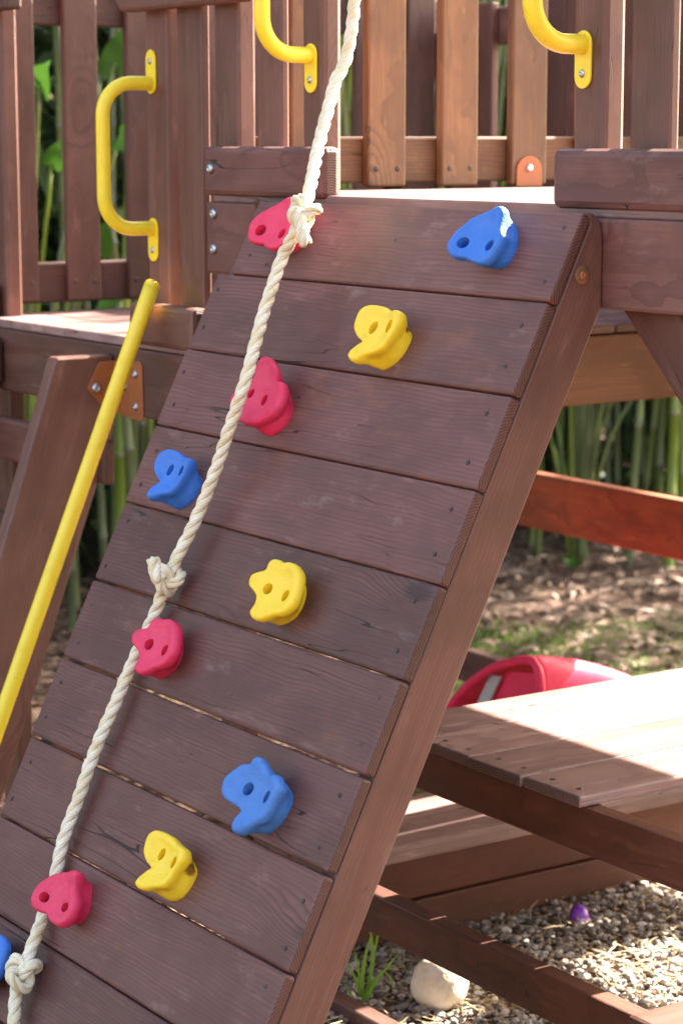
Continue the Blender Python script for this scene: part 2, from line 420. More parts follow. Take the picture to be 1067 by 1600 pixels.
board('fascia_board', up, 'stain', -1.117, -0.722, 0.034, 0.072, 0.000, 0.088, 'x', 0.010)
board('fascia_board', up, 'stain', -0.116, 0.60, 0.034, 0.072, -0.001, 0.086, 'x', 0.012)
# front posts and slats, left of the opening
board('post', up, 'stain_side', -1.147, -1.062, 0.078, 0.116, -1.50, 1.35, 'z', 0.006)
board('slat', up, 'stain_side', -1.002, -0.921, 0.080, 0.097, 0.012, 1.0, 'z', 0.004)
board('post', up, 'stain_side', -0.853, -0.785, 0.078, 0.118, 0.006, 1.62, 'z', 0.010)
# right of the opening
board('post', up, 'stain_side', -0.120, -0.050, 0.078, 0.118, 0.006, 1.62, 'z', 0.008)
board('slat', up, 'stain_side', 0.003, 0.088, 0.080, 0.098, 0.012, 1.0, 'z', 0.004)
board('slat', up, 'stain_side', 0.165, 0.25, 0.080, 0.098, 0.012, 1.0, 'z', 0.004)
board('slat', up, 'stain_side', 0.33, 0.415, 0.080, 0.098, 0.012, 1.0, 'z', 0.004)
board('post', up, 'stain_side', 0.50, 0.585, 0.078, 0.163, -1.50, 1.62, 'z', 0.006)
board('post', up, 'dark', 0.50, 0.585, YB-0.085, YB-0.0, -1.50, -0.15, 'z', 0.006)
board('post', up, 'dark', -1.147, -1.062, YB-0.085, YB-0.0, -1.50, -0.15, 'z', 0.006)
board('top_beam', up, 'stain_side', -1.12, 0.59, 0.060, 0.0775, 1.53, 1.66, 'x', 0.006)
# left-hand side railing (between the two decks)
board('rail', up, 'warm', -1.160, -1.122, 0.16, YB-0.06, 0.018, 0.106, 'y', 0.005)
board('rail', up, 'warm', -1.160, -1.122, 0.16, YB-0.06, 0.62, 0.708, 'y', 0.005)
for k, yc in enumerate([0.090+0.1735*i for i in range(0, 8)]):
    if k == 0: continue
    if yc+0.085 > YB: break
    board('slat', up, 'warm', -1.121, -1.100, yc-0.048, yc+0.042, 0.010, 0.72, 'z', 0.005, 0.002)
ya = 0.090+0.1735*4+0.019
# metal plate at the foot of a slat
def slot_poly(w, h, n=10):
    r = w/2; P = []
    for k in range(n+1):
        a = math.pi*k/n; P.append((r*math.cos(a), h/2-r+r*math.sin(a)))
    for k in range(n+1):
        a = math.pi+math.pi*k/n; P.append((r*math.cos(a), -h/2+r+r*math.sin(a)))
    return P
pl = prism('bracket', up, 'bracket', [(-0.032, -0.03), (0.032, -0.03)]+[(0.032*math.cos(math.pi*k/10), 0.002+0.028*math.sin(math.pi*k/10)) for k in range(11)], 0.003, frame((-1.0995, 0.779, 0.038), Vector((0, 1, 0)), Vector((0, 0, 1)), Vector((1, 0, 0))), 0.0008)
head('screw', pl, 'steel', (-1.0965, 0.779, 0.044), (1, 0, 0), 0.008, 0.004)
for yc in (0.090+0.1735*2, 0.090+0.1735*3, 0.090+0.1735*4):
    for dy in (-0.028, 0.022):
        head('screw', up, 'dark_steel', (-1.1003, yc+dy, 0.045), (1, 0, 0), 0.0055, 0.002, 10)
# joists, beams and brace under the deck
board('joist', up, 'warm', -0.45, -0.412, YF+0.04, YB-0.04, -0.14, -0.016, 'y', 0.004)
for zc in (0.048, -0.033, -0.097):
    head('bolt', up, 'steel', (-1.088, YF-0.0062 if zc > 0 else YF-0.0002, zc), (0, -1, 0), 0.0095, 0.006)
a = Vector((0.035, 0.098, -0.142)); b = Vector((0.50, 0.098, -0.60)); dv = (b-a).normalized(); nv = Vector((0, 1, 0))
me = box_mesh((b-a).length+0.12, 0.086, 0.036, 0.004)
br = mesh_obj('brace', me.copy(), MAT['stain_side'], up, frame((a+b)/2 + Vector((0.045, 0, 0.045))*0.2, dv, nv.cross(dv), nv))
board('wall_or_shade_board', up, 'dark', -1.000, -0.905, YB+0.002, YB+0.020, -0.722, -0.02, 'z', 0.003)  # two unseen boards added at the back to shade the bench
board('wall_or_shade_board', up, 'dark', -0.902, -0.800, YB+0.002, YB+0.020, -0.722, -0.02, 'z', 0.003)
# low timbers under the left edge: retaining boards
board('base_board', up, 'base_red', -1.098, -1.062, 0.125, YB-0.09, -1.412, -1.272, 'y', 0.004)
board('base_board', up, 'base_red', -1.094, -1.060, 0.125, YB-0.09, -1.557, -1.416, 'y', 0.004)
board('base_board', up, 'dark', -1.05, 0.49, 0.110, 0.147, -1.555, -1.462, 'x', 0.004)

# ---------------------------------------------------------------- lower platform
LX0, LX1 = -2.12, -1.165
lo = thing('lower_platform', (-1.6, 0.5, GZ), 'lower wooden play platform at left, sunlit deck behind the ladder, slatted far railing', 'play platform')
board('rim_beam', lo, 'stain_side', LX0-0.02, UX0-0.034, YF+0.001, YF+0.039, -0.436, -0.302, 'x', 0.005)
board('rim_beam', lo, 'warm', -1.157, -1.119, YF+0.041, YB-0.041, -0.446, -0.303, 'y', 0.005)
board('rim_beam', lo, 'dark', LX0, -1.16, YB-0.039, YB-0.001, -0.436, -0.303, 'x', 0.005)
board('rim_beam', lo, 'dark', LX0-0.02, LX0+0.018, YF+0.041, YB-0.041, -0.436, -0.303, 'y', 0.005)
y = YF+0.003
while y < YB-0.02:
    wd = min(0.138, YB-y)
    board('deck_plank', lo, 'deck', LX0-0.015, LX1+0.04, y, y+wd, -0.301, -0.282, 'x', 0.004, 0.0008); y += 0.1425
board('fascia_board', lo, 'stain_side', -1.410, -1.161, 0.034, 0.073, -0.293, -0.211, 'x', 0.010)
board('fascia_board', lo, 'stain_side', -2.20, -1.975, 0.001, 0.036, -0.42, -0.325, 'x', 0.008)
board('fascia_board', lo, 'stain_side', -2.20, -2.055, 0.034, 0.073, -0.293, -0.211, 'x', 0.010)
board('post', lo, 'stain_side', -2.118, -2.036, 0.078, 0.116, -1.50, 1.35, 'z', 0.006)
board('post', lo, 'stain_side', -1.404, -1.319, 0.078, 0.116, -0.281, 1.35, 'z', 0.007)
board('slat', lo, 'stain_side', -1.287, -1.194, 0.080, 0.098, -0.281, 1.0, 'z', 0.004)
# front guard rail with clipped corners
def clip_rail(x0, x1, z0, z1, y0, t, c=0.045):
    P = [(x0+c, z0), (x1, z0), (x1, z1), (x0, z1), (x0, z0+c)]
    cx = (x0+x1)/2; cz = (z0+z1)/2
    P = [(p[0]-cx, p[1]-cz) for p in P]
    m = frame((cx, y0+t, cz), Vector((1, 0, 0)), Vector((0, 0, 1)), Vector((0, -1, 0)))
    return prism('guard_rail', lo, 'stain_side', P, t, m, 0.006)
clip_rail(-1.475, -1.005, 0.342, 0.43, 0.038, 0.038)
m_ = clip_rail(-2.35, -1.925, 0.372, 0.46, 0.038, 0.038, 0.01)
# far side railing
board('rail', lo, 'dark', -2.160, -2.122, 0.125, YB-0.06, -0.262, -0.172, 'y', 0.005)
board('rail', lo, 'dark', -2.160, -2.122, 0.125, YB-0.06, 0.352, 0.442, 'y', 0.005)
for k in range(8):
    yc = 0.148+0.1565*k
    if yc > YB-0.12: break
    s_ = board('slat', lo, 'dark', -2.121, -2.102, yc-0.042, yc+0.042, -0.258, 0.45, 'z', 0.004, 0.002)
    for dy in (-0.024, 0.024):
        head('screw', lo, 'dark_steel', (-2.1024, yc+dy, -0.215), (1, 0, 0), 0.006, 0.002, 8)
# back wall of the lower deck: tight upright boards
x = LX0+0.02
while x < -1.2:
    if not (-1.99 < x < -1.90): board('wall_or_shade_board', lo, 'dark', x, x+0.138, YB-0.10, YB-0.08, -0.281, 0.43, 'z', 0.003)
    x += 0.1395
board('rail', lo, 'dark', LX0, -1.16, YB-0.079, YB-0.041, 0.33, 0.42, 'x', 0.005)
# posts, cross beams under the deck
board('post', lo, 'dark', LX0-0.25, LX0-0.165, YB-0.126, YB-0.041, -1.50, -0.305, 'z', 0.006)
board('cross_beam', lo, 'rear_red', LX0-0.35, 0.49, YB+0.002, YB+0.040, -0.866, -0.725, 'x', 0.005)
board('cross_beam', lo, 'dark', LX0-0.25, -1.16, YB+0.002, YB+0.040, -1.320, -1.232, 'x', 0.005)
a = Vector((-2.08, 0.14, -0.75)); b = Vector((-1.80, 0.14, -0.44)); dv = (b-a).normalized(); nv = Vector((0, 1, 0))
mesh_obj('brace', box_mesh(0.42, 0.086, 0.036, 0.004).copy(), MAT['warm'], lo, frame((a+b)/2, dv, nv.cross(dv), nv))
head('screw', lo, 'dark_steel', (-1.22, YF+0.0008, -0.37), (0, -1, 0), 0.0055, 0.002, 10)

# ---------------------------------------------------------------- climbing wall
cw = thing('climbing_wall', (-0.453, -0.5, GZ), 'sloping climbing wall of brown stained planks between two stringers, coloured holds on its face', 'climbing wall')
WW = 0.9065; p = 0.1435; BT = 0.019
for k in range(11):
    s0 = k*p + (0.0 if k else 0.004); gap = [0.0018, 0.0018, 0.0018, 0.002, 0.003, 0.0042, 0.0052, 0.0028, 0.002, 0.002, 0.002][k]
    s1 = (k+1)*p - gap
    dx0 = rnd.uniform(-0.004, 0.003); dx1 = rnd.uniform(-0.0012, 0.0015)
    x0 = -WW+dx0+(0.045 if k == 0 else 0.0); x1 = dx1
    c = wp((x0+x1)/2, (s0+s1)/2, -BT/2 + rnd.uniform(-0.0012, 0.0008))
    m = frame(c, XV, -WSv, WNv) @ Matrix.Rotation(rnd.uniform(-0.0012, 0.0012), 4, 'Z')
    me = box_mesh(x1-x0, s1-s0, BT, 0.0045, 2)
    mesh_obj('plank', me.copy(), MAT['stain'], cw, m)
def stringer(x0, x1, mat):
    # profile in (Y, Z)
    S = 1.66
    fr = [wp(0, s, -BT-0.0015) for s in (0.012, S)]; bk = [wp(0, s, -0.0955) for s in (S, 0.0)]
    yv = 0.0375
    # back line meets the vertical cut at the rim
    dirv = WSv; t = (yv-bk[1].y)/dirv.y; bkt = bk[1]+dirv*t
    ztop = -0.004
    top_front = fr[0]
    gz = GZ-0.03
    tf = (gz-fr[1].z)/dirv.z; tb = (gz-bk[0].z)/dirv.z
    f2 = fr[1]+dirv*tf; b2 = bk[0]+dirv*tb
    P = [(top_front.y, top_front.z), (f2.y, f2.z), (b2.y, b2.z), (bkt.y, bkt.z), (yv, ztop-0.030), (yv-0.006, ztop-0.012), (yv-0.018, ztop-0.001), (yv-0.030, ztop)]
    # orient the mesh with its long axis on local X so the grain runs down the slope
    o = Vector((0, P[0][0], P[0][1])); ex = -WSv; ey = WNv
    Q = [((Vector((0, a, b))-o).dot(ex), (Vector((0, a, b))-o).dot(ey)) for a, b in P]
    return prism('stringer', cw, mat, Q, x1-x0, frame((x0, o.y, o.z), ex, ey, ex.cross(ey)), 0.0035)
stringer(-0.0395, -0.0008, 'stain_side'); stringer(-WW+0.002, -WW+0.040, 'stain_side')
# screws in the planks: tiny heads, one part
vs = []; fs = []
for k in range(11):
    for xx in (-0.030, -WW+0.030):
        for sv in (0.036, 0.108):
            c = wp(xx+rnd.uniform(-0.010, 0.008), k*p+sv+rnd.uniform(-0.008, 0.008), 0.0)
            if k == 0 and xx < -0.5: c = c + XV*0.055
            base = len(vs); N = 8
            for (rr, hh) in ((0.0038, 0.0002), (0.0035, 0.0009), (0.0020, 0.0008), (0.0010, 0.0001)):
                for q in range(N):
                    a = 2*math.pi*q/N; vs.append(c+XV*rr*math.cos(a)+WSv*rr*math.sin(a)+WNv*hh)
            for r_ in range(3):
                for q in range(N): fs.append((base+r_*N+q, base+r_*N+(q+1) % N, base+(r_+1)*N+(q+1) % N, base+(r_+1)*N+q))
            fs.append(tuple(base+3*N+q for q in range(N)))
o = mesh_obj('screw_heads', me_from('screw_heads', vs, fs), MAT['dark_steel'], cw); o['kind'] = 'stuff'
# countersunk bolt with a pale chipped ring near the top of the right stringer
bz = head('bolt_plug', cw, 'warm', (0.0, -0.0015, -0.092), (1, 0, 0), 0.0135, 0.003, 18)
head('bolt', bz, 'bracket', (0.0010, -0.0015, -0.092), (1, 0, 0), 0.0062, 0.0035, 12)

# ---------------------------------------------------------------- climbing holds
HOLDS = {
 'red1': {'c': (-0.7222, 0.0632), 'n0': 0.046, 'a': -0.22, 'out': [(-0.0405, -0.0304), (-0.0441, -0.0094), (-0.0373, 0.0064), (-0.022, 0.0225), (-0.0048, 0.0346), (0.0108, 0.0456), (0.021, 0.0505), (0.0314, 0.0465), (0.0394, 0.0312), (0.0408, 0.0183), (0.0477, 0.003), (0.0509, -0.0112), (0.0474, -0.0247), (0.0395, -0.038), (0.0238, -0.0443), (0.0087, -0.044), (-0.0029, -0.0383), (-0.0169, -0.0403), (-0.0326, -0.0392)], 'holes': [(-0.017, -0.0156, 0.0104, 0.0104), (0.0326, -0.0146, 0.0089, 0.0091)], 'right': (0.0489, -0.0068), 'bottom': (0.0254, -0.0331)},
 'blue1': {'c': (-0.1629, 0.0642), 'n0': 0.046, 'a': -0.22, 'out': [(-0.0411, -0.0264), (-0.0406, -0.0163), (-0.0373, -0.0007), (-0.029, 0.0105), (-0.021, 0.0222), (-0.0059, 0.0318), (0.0107, 0.0408), (0.0244, 0.0495), (0.0318, 0.0448), (0.0355, 0.0304), (0.0406, 0.0161), (0.0495, 0.005), (0.0508, -0.0072), (0.0487, -0.0187), (0.0431, -0.0318), (0.0342, -0.0412), (0.0203, -0.0432), (0.0058, -0.041), (-0.0073, -0.0385), (-0.0243, -0.041), (-0.0332, -0.0366)], 'holes': [(-0.016, -0.0154, 0.0099, 0.0094), (0.0328, -0.0129, 0.0083, 0.0087)], 'right': (0.0492, -0.0018), 'bottom': (0.0059, -0.0356)},
 'yellow1': {'c': (-0.3115, 0.2333), 'n0': 0.046, 'a': -0.22, 'out': [(-0.0322, -0.045), (-0.0306, -0.0369), (-0.0263, -0.0259), (-0.0217, -0.0173), (-0.0362, -0.0095), (-0.0467, 0.0017), (-0.0496, 0.0141), (-0.0478, 0.03), (-0.0378, 0.0394), (-0.022, 0.0435), (-0.0028, 0.0438), (0.0067, 0.0408), (0.0142, 0.0385), (0.025, 0.0425), (0.0349, 0.0383), (0.0372, 0.0272), (0.0351, 0.0154), (0.0303, -0.0007), (0.0244, -0.0145), (0.019, -0.0231), (0.0069, -0.031), (-0.0058, -0.0377), (-0.0121, -0.0478), (-0.0234, -0.0511)], 'holes': [(-0.0108, 0.0096, 0.0067, 0.0107), (0.02, 0.0154, 0.0056, 0.01)], 'right': (0.0308, 0.0262), 'bottom': (-0.0023, -0.0431)},
 'red2': {'c': (-0.5672, 0.3516), 'n0': 0.046, 'a': -0.22, 'out': [(-0.0469, -0.0296), (-0.0461, -0.0158), (-0.0369, -0.0059), (-0.0202, 0.0135), (-0.0202, 0.0339), (-0.0202, 0.0476), (-0.013, 0.0577), (0.0, 0.0566), (0.0163, 0.046), (0.0261, 0.0356), (0.0301, 0.0228), (0.0459, 0.0231), (0.0554, 0.0114), (0.0599, -0.0038), (0.0579, -0.0202), (0.0509, -0.0336), (0.0381, -0.0428), (0.0253, -0.0521), (0.0072, -0.0584), (-0.0083, -0.0561), (-0.0263, -0.0461), (-0.04, -0.0392)], 'holes': [(-0.0105, -0.0064, 0.0049, 0.0086), (0.0215, -0.0111, 0.0064, 0.0092)], 'right': (0.0531, 0.0021), 'bottom': (0.0348, -0.0604)},
 'blue2': {'c': (-0.7239, 0.517), 'n0': 0.046, 'a': -0.22, 'out': [(-0.0273, -0.046), (-0.0276, -0.0367), (-0.0221, -0.026), (-0.0165, -0.0171), (-0.0294, -0.0087), (-0.0396, 0.0021), (-0.0437, 0.0155), (-0.04, 0.0293), (-0.0289, 0.0388), (-0.014, 0.0413), (0.0014, 0.0397), (0.0205, 0.0343), (0.0309, 0.0359), (0.0352, 0.031), (0.0355, 0.0217), (0.033, 0.0059), (0.0281, -0.0115), (0.0219, -0.0234), (0.0138, -0.0322), (-0.0023, -0.0381), (-0.0139, -0.0466), (-0.022, -0.0496)], 'holes': [(-0.0037, 0.008, 0.0061, 0.0103), (0.0241, 0.011, 0.0043, 0.0089)], 'right': (0.0335, 0.0197), 'bottom': (-0.0021, -0.0464)},
 'yellow2': {'c': (-0.3093, 0.6502), 'n0': 0.046, 'a': -0.22, 'out': [(-0.0548, -0.0018), (-0.0559, 0.0096), (-0.0476, 0.0175), (-0.0333, 0.0257), (-0.0308, 0.0356), (-0.0256, 0.0433), (-0.0144, 0.0454), (-0.0041, 0.0433), (0.0048, 0.0466), (0.0185, 0.0465), (0.0308, 0.0402), (0.0377, 0.0327), (0.0421, 0.0212), (0.0449, 0.007), (0.0456, -0.0088), (0.0403, -0.0216), (0.028, -0.0328), (0.0138, -0.0377), (0.003, -0.0462), (-0.0094, -0.0518), (-0.0205, -0.0512), (-0.0277, -0.045), (-0.0275, -0.0322), (-0.0308, -0.0202), (-0.0373, -0.0138), (-0.0499, -0.0076)], 'holes': [(-0.0156, -0.0007, 0.0084, 0.009), (0.0232, -0.0028, 0.0069, 0.0096)], 'right': (0.02, 0.0293), 'bottom': (-0.0264, -0.0453)},
 'red3': {'c': (-0.5653, 0.79), 'n0': 0.046, 'a': -0.22, 'out': [(-0.0528, -0.0025), (-0.0538, 0.0083), (-0.0447, 0.0169), (-0.0327, 0.0231), (-0.0282, 0.0335), (-0.0255, 0.041), (-0.0139, 0.0446), (-0.0037, 0.0448), (0.0046, 0.0482), (0.019, 0.0465), (0.032, 0.0383), (0.039, 0.0256), (0.0445, 0.0126), (0.0457, -0.0016), (0.0381, -0.0182), (0.024, -0.0293), (0.0129, -0.0336), (0.0055, -0.0417), (-0.0069, -0.05), (-0.0176, -0.0493), (-0.0236, -0.0449), (-0.0248, -0.0306), (-0.0293, -0.0196), (-0.038, -0.0133), (-0.0471, -0.0096)], 'holes': [(-0.0144, -0.0002, 0.0089, 0.0095), (0.0235, -0.0004, 0.007, 0.0097)], 'right': (0.017, 0.0306), 'bottom': (-0.0266, -0.0462)},
 'blue3': {'c': (-0.1689, 0.9423), 'n0': 0.046, 'a': -0.22, 'out': [(-0.0583, -0.0094), (-0.0614, 0.0078), (-0.0531, 0.022), (-0.041, 0.0355), (-0.0254, 0.0422), (-0.0194, 0.0537), (-0.009, 0.0536), (0.0037, 0.046), (0.0171, 0.0367), (0.0268, 0.0409), (0.0364, 0.0356), (0.0479, 0.0265), (0.0448, 0.0129), (0.0413, 0.0004), (0.0388, -0.0143), (0.0323, -0.0279), (0.0215, -0.0364), (0.0123, -0.0483), (0.0037, -0.0581), (-0.0086, -0.0577), (-0.0131, -0.0477), (-0.0102, -0.0352), (-0.0108, -0.0277), (-0.0202, -0.0231), (-0.0351, -0.0214), (-0.0492, -0.0181)], 'holes': [(-0.0123, 0.007, 0.0096, 0.0101), (0.0262, 0.0064, 0.0041, 0.0098)], 'right': (0.0375, 0.0208), 'bottom': (0.0011, -0.0455)},
 'yellow3': {'c': (-0.3246, 1.0831), 'n0': 0.046, 'a': -0.22, 'out': [(-0.0275, -0.049), (-0.027, -0.0398), (-0.0216, -0.0265), (-0.0172, -0.0171), (-0.0283, -0.0118), (-0.0388, -0.0017), (-0.0431, 0.0117), (-0.0428, 0.0256), (-0.0341, 0.0359), (-0.0213, 0.0389), (-0.0084, 0.0386), (0.0035, 0.0374), (0.0189, 0.0323), (0.0327, 0.0301), (0.0393, 0.0267), (0.0432, 0.0168), (0.0384, 0.0028), (0.0322, -0.0116), (0.0274, -0.0256), (0.0218, -0.0354), (0.0063, -0.0419), (-0.0058, -0.0489), (-0.0182, -0.0526)], 'holes': [(-0.0058, 0.0082, 0.0056, 0.01), (0.0246, 0.0049, 0.0048, 0.0095)], 'right': (0.0364, 0.0174), 'bottom': (0.0037, -0.0529)},
 'red4': {'c': (-0.5621, 1.2109), 'n0': 0.046, 'a': -0.22, 'out': [(-0.0449, -0.0233), (-0.0473, -0.011), (-0.0449, 0.0042), (-0.0368, 0.018), (-0.0262, 0.0304), (-0.0108, 0.04), (0.0024, 0.045), (0.0144, 0.0519), (0.0272, 0.0519), (0.0285, 0.0414), (0.0304, 0.0301), (0.0381, 0.0198), (0.046, 0.0117), (0.0483, -0.0005), (0.0473, -0.0149), (0.042, -0.0275), (0.0309, -0.0358), (0.016, -0.0379), (0.003, -0.0349), (-0.0072, -0.0287), (-0.0207, -0.0307), (-0.0353, -0.031)], 'holes': [(-0.0214, -0.0064, 0.0101, 0.0086), (0.0275, -0.0056, 0.009, 0.0083)], 'right': (0.036, 0.0066), 'bottom': (0.0249, -0.0282)},
 'blue4': {'c': (-0.7042, 1.3588), 'n0': 0.046, 'a': -0.22, 'out': [(-0.0624, -0.0103), (-0.0637, 0.0016), (-0.0543, 0.0112), (-0.0381, 0.022), (-0.0354, 0.0328), (-0.0295, 0.0417), (-0.0168, 0.0456), (-0.0051, 0.0449), (0.005, 0.0498), (0.0206, 0.0517), (0.0347, 0.047), (0.0425, 0.0402), (0.0477, 0.0287), (0.051, 0.0142), (0.052, -0.0024), (0.046, -0.0167), (0.0321, -0.0303), (0.016, -0.0376), (0.0038, -0.0482), (-0.0102, -0.056), (-0.0229, -0.0571), (-0.0311, -0.0516), (-0.031, -0.0381), (-0.0348, -0.026), (-0.0423, -0.0202), (-0.0567, -0.0156)], 'holes': [(-0.0177, -0.0031, 0.0096, 0.0088), (0.0265, 0.0005, 0.0079, 0.0094)], 'right': (0.0098, 0.0252), 'bottom': (-0.0384, -0.0454)},
}

def closed_curve(P, M_):
    n = len(P); out = []
    V = [Vector((a, b)) for a, b in P]
    for i in range(n):
        a, b, c, d = V[i-1], V[i], V[(i+1) % n], V[(i+2) % n]
        for k in range(8):
            t = k/8; out.append(0.5*((2*b)+(c-a)*t+(2*a-5*b+4*c-d)*t*t+(3*b-a-3*c+d)*t**3))
    L = [0]
    for i in range(len(out)): L.append(L[-1]+(out[(i+1) % len(out)]-out[i]).length)
    res = []; j = 0
    for k in range(M_):
        t = L[-1]*k/M_
        while L[j+1] < t: j += 1
        f = (t-L[j])/max(1e-9, L[j+1]-L[j]); res.append(out[j].lerp(out[(j+1) % len(out)], f))
    area = sum(res[i].x*res[(i+1) % M_].y-res[(i+1) % M_].x*res[i].y for i in range(M_))
    if area < 0: res.reverse()
    return res
def make_hold(key, mat, label):
    D = HOLDS[key]; M_ = 80; O = closed_curve(D['out'], M_)
    cen = sum(O, Vector((0, 0)))/M_
    rad = [(v-cen).length for v in O]; rm = sum(rad)/M_
    kb = 0.80
    sm = []
    for i in range(M_):
        a = sum((O[(i+j) % M_] for j in range(-5, 6)), Vector((0, 0)))/11
        dirn = (O[i]-cen).normalized() if rad[i] > 1e-6 else Vector((1, 0))
        sm.append(cen + (a-cen)*0.75 + dirn*rm*0.25)
    mxx = max(v.x for v in sm); mny = min(v.y for v in sm)
    off = Vector((D['right'][0]-(cen.x+(mxx-cen.x)*kb), D['bottom'][1]-(cen.y+(mny-cen.y)*kb)))
    off.x = max(-0.03, min(0.02, off.x)); off.y = max(-0.025, min(0.02, off.y))
    Bs = [cen + (v-cen)*kb + off for v in sm]
    nt = lambda u: D['n0'] + D['a']*u
    vs = []; nr = 0
    def ring(f):
        nonlocal nr
        for i in range(M_): vs.append(f(i))
        nr += 1
    ring(lambda i: (Bs[i].x, Bs[i].y, -0.001))
    ring(lambda i: (Bs[i].x, Bs[i].y, 0.004))
    def mid(t, k):
        def f(i):
            a = Bs[i]; b = cen+(O[i]-cen)*k; q = a.lerp(b, t); top = nt(cen.x+(O[i].x-cen.x)*k)-0.016
            return (q.x, q.y, 0.004+(top-0.004)*t)
        return f
    ring(mid(0.35, 0.92)); ring(mid(0.62, 0.90)); ring(mid(0.86, 0.93))
    lob = [(r_-rm)/rm for r_ in rad]
    def top(k, dn, lf=0.0):
        def f(i):
            q = cen+(O[i]-cen)*k
            wob = 0.0025*mnoise.noise(Vector((q.x*28, q.y*28, len(key)*3.1)))
            return (q.x, q.y, nt(q.x)+dn+lf*lob[i]*0.010+wob)
        return f
    ring(top(0.985, -0.0125)); ring(top(1.0, -0.0075, 0.3)); ring(top(0.985, -0.0025, 0.6)); ring(top(0.94, 0.0004, 0.9)); ring(top(0.85, 0.0012, 1.0))
    ring(top(0.70, -0.0010, 0.9)); ring(top(0.5, -0.0032, 0.6)); ring(top(0.3, -0.0042, 0.3)); ring(top(0.12, -0.0045, 0.1))
    fs = []
    for r_ in range(nr-1):
        for i in range(M_):
            fs.append((r_*M_+i, r_*M_+(i+1) % M_, (r_+1)*M_+(i+1) % M_, (r_+1)*M_+i))
    fs.append(tuple((nr-1)*M_+i for i in range(M_))); fs.append(tuple(range(M_-1, -1, -1)))
    me = me_from('climbing_hold', vs, fs, True)
    o = bpy.data.objects.new('climbing_hold', me); COL.objects.link(o)
    cut = []
    for (hx, hy, rx, ry) in D['holes']:
        rx = max(rx, 0.0055)*1.0
        ax = Vector((-D['a']*1.2, 0.18, 1)).normalized()
        cv = []; cf = []; N = 24
        for zz in (0.010, 0.10):
            for q in range(N):
                a = 2*math.pi*q/N; cx = hx+rx*math.cos(a)+0.20*ry*math.sin(a); cy = hy+ry*math.sin(a); z0 = nt(hx)
                cv.append((cx+ax.x*(zz-z0), cy+ax.y*(zz-z0), zz))
        for q in range(N): cf.append((q, (q+1) % N, N+(q+1) % N, N+q))
        cf.append(tuple(range(N-1, -1, -1))); cf.append(tuple(range(N, 2*N)))
        c_ = bpy.data.objects.new('cutter', me_from('cutter', cv, cf)); COL.objects.link(c_); cut.append(c_)
        md = o.modifiers.new('hole', 'BOOLEAN'); md.operation = 'DIFFERENCE'; md.solver = 'EXACT'; md.object = c_
    md = o.modifiers.new('round', 'BEVEL'); md.width = 0.0016; md.segments = 2; md.limit_method = 'ANGLE'; md.angle_limit = math.radians(50)
    bpy.context.view_layer.update()
    dg = bpy.context.evaluated_depsgraph_get()
    me2 = bpy.data.meshes.new_from_object(o.evaluated_get(dg)); me2.name = 'climbing_hold'
    for q in cut: bpy.data.objects.remove(q)
    bpy.data.objects.remove(o)
    for pz in me2.polygons: pz.use_smooth = True
    h_ = mesh_obj('climbing_hold', me2, MAT[mat], None, frame(wp(D['c'][0], D['c'][1], 0.0), XV, -WSv, WNv))
    tag(h_, label, 'climbing hold', 'moulded holds on the climbing wall')
make_hold('red1', 'red_pl', 'pink-red snout-shaped climbing hold on the top plank, behind the highest rope knot')
make_hold('blue1', 'blue_pl', 'blue snout-shaped climbing hold at the right end of the top plank')
make_hold('yellow1', 'yellow_pl1', 'yellow climbing hold on the second plank from the top, spur pointing to lower left')
make_hold('red2', 'red_pl', 'pink-red three-lobed climbing hold on the third plank, partly covered by the rope')
make_hold('blue2', 'blue_pl', 'blue climbing hold near the left end of the fourth plank, left of the rope')
make_hold('yellow2', 'yellow_pl', 'yellow star-shaped climbing hold on the fifth plank, right of the middle rope knot')
make_hold('red3', 'red_pl', 'pink-red lobed climbing hold just under the middle rope knot')
make_hold('blue3', 'blue_pl3', 'large weathered blue climbing hold low on the wall, well right of the rope')
make_hold('yellow3', 'yellow_pl3', 'yellow climbing hold low on the wall with a round brown rust stain on its side')
make_hold('red4', 'red_pl', 'pink-red snout-shaped climbing hold lowest on the wall, with the rope behind it')
make_hold('blue4', 'blue_pl', 'blue climbing hold cut off at the lower left edge beside the lowest rope knot')

# ---------------------------------------------------------------- climbing rope
ROPE = [(-0.65, 0.0494, 0.326), (-0.65, 0.0073, 0.1807), (-0.6218, -0.0406, 0.0874), (-0.5736, -0.0899, 0.0166), (-0.5609, -0.1093, -0.0184), (-0.5746, -0.1238, -0.0591), (-0.5968, -0.1281, -0.0905), (-0.5771, -0.1752, -0.1748), (-0.5448, -0.2283, -0.2716), (-0.5603, -0.2493, -0.3481), (-0.5922, -0.2607, -0.428), (-0.6135, -0.2848, -0.5065), (-0.6258, -0.308, -0.5583), (-0.6261, -0.3298, -0.5979), (-0.6388, -0.3422, -0.6459), (-0.6523, -0.3566, -0.6887), (-0.6527, -0.3784, -0.7284), (-0.6496, -0.4164, -0.7967), (-0.6531, -0.4508, -0.8665), (-0.6505, -0.4861, -0.9452), (-0.6484, -0.5138, -1.0036), (-0.635, -0.5354, -1.0545), (-0.6224, -0.5635, -1.1092), (-0.6057, -0.593, -1.1512), (-0.5941, -0.6187, -1.1897), (-0.5985, -0.6273, -1.2208), (-0.5767, -0.6434, -1.2627), (-0.5419, -0.666, -1.3085), (-0.4842, -0.7024, -1.3825)]

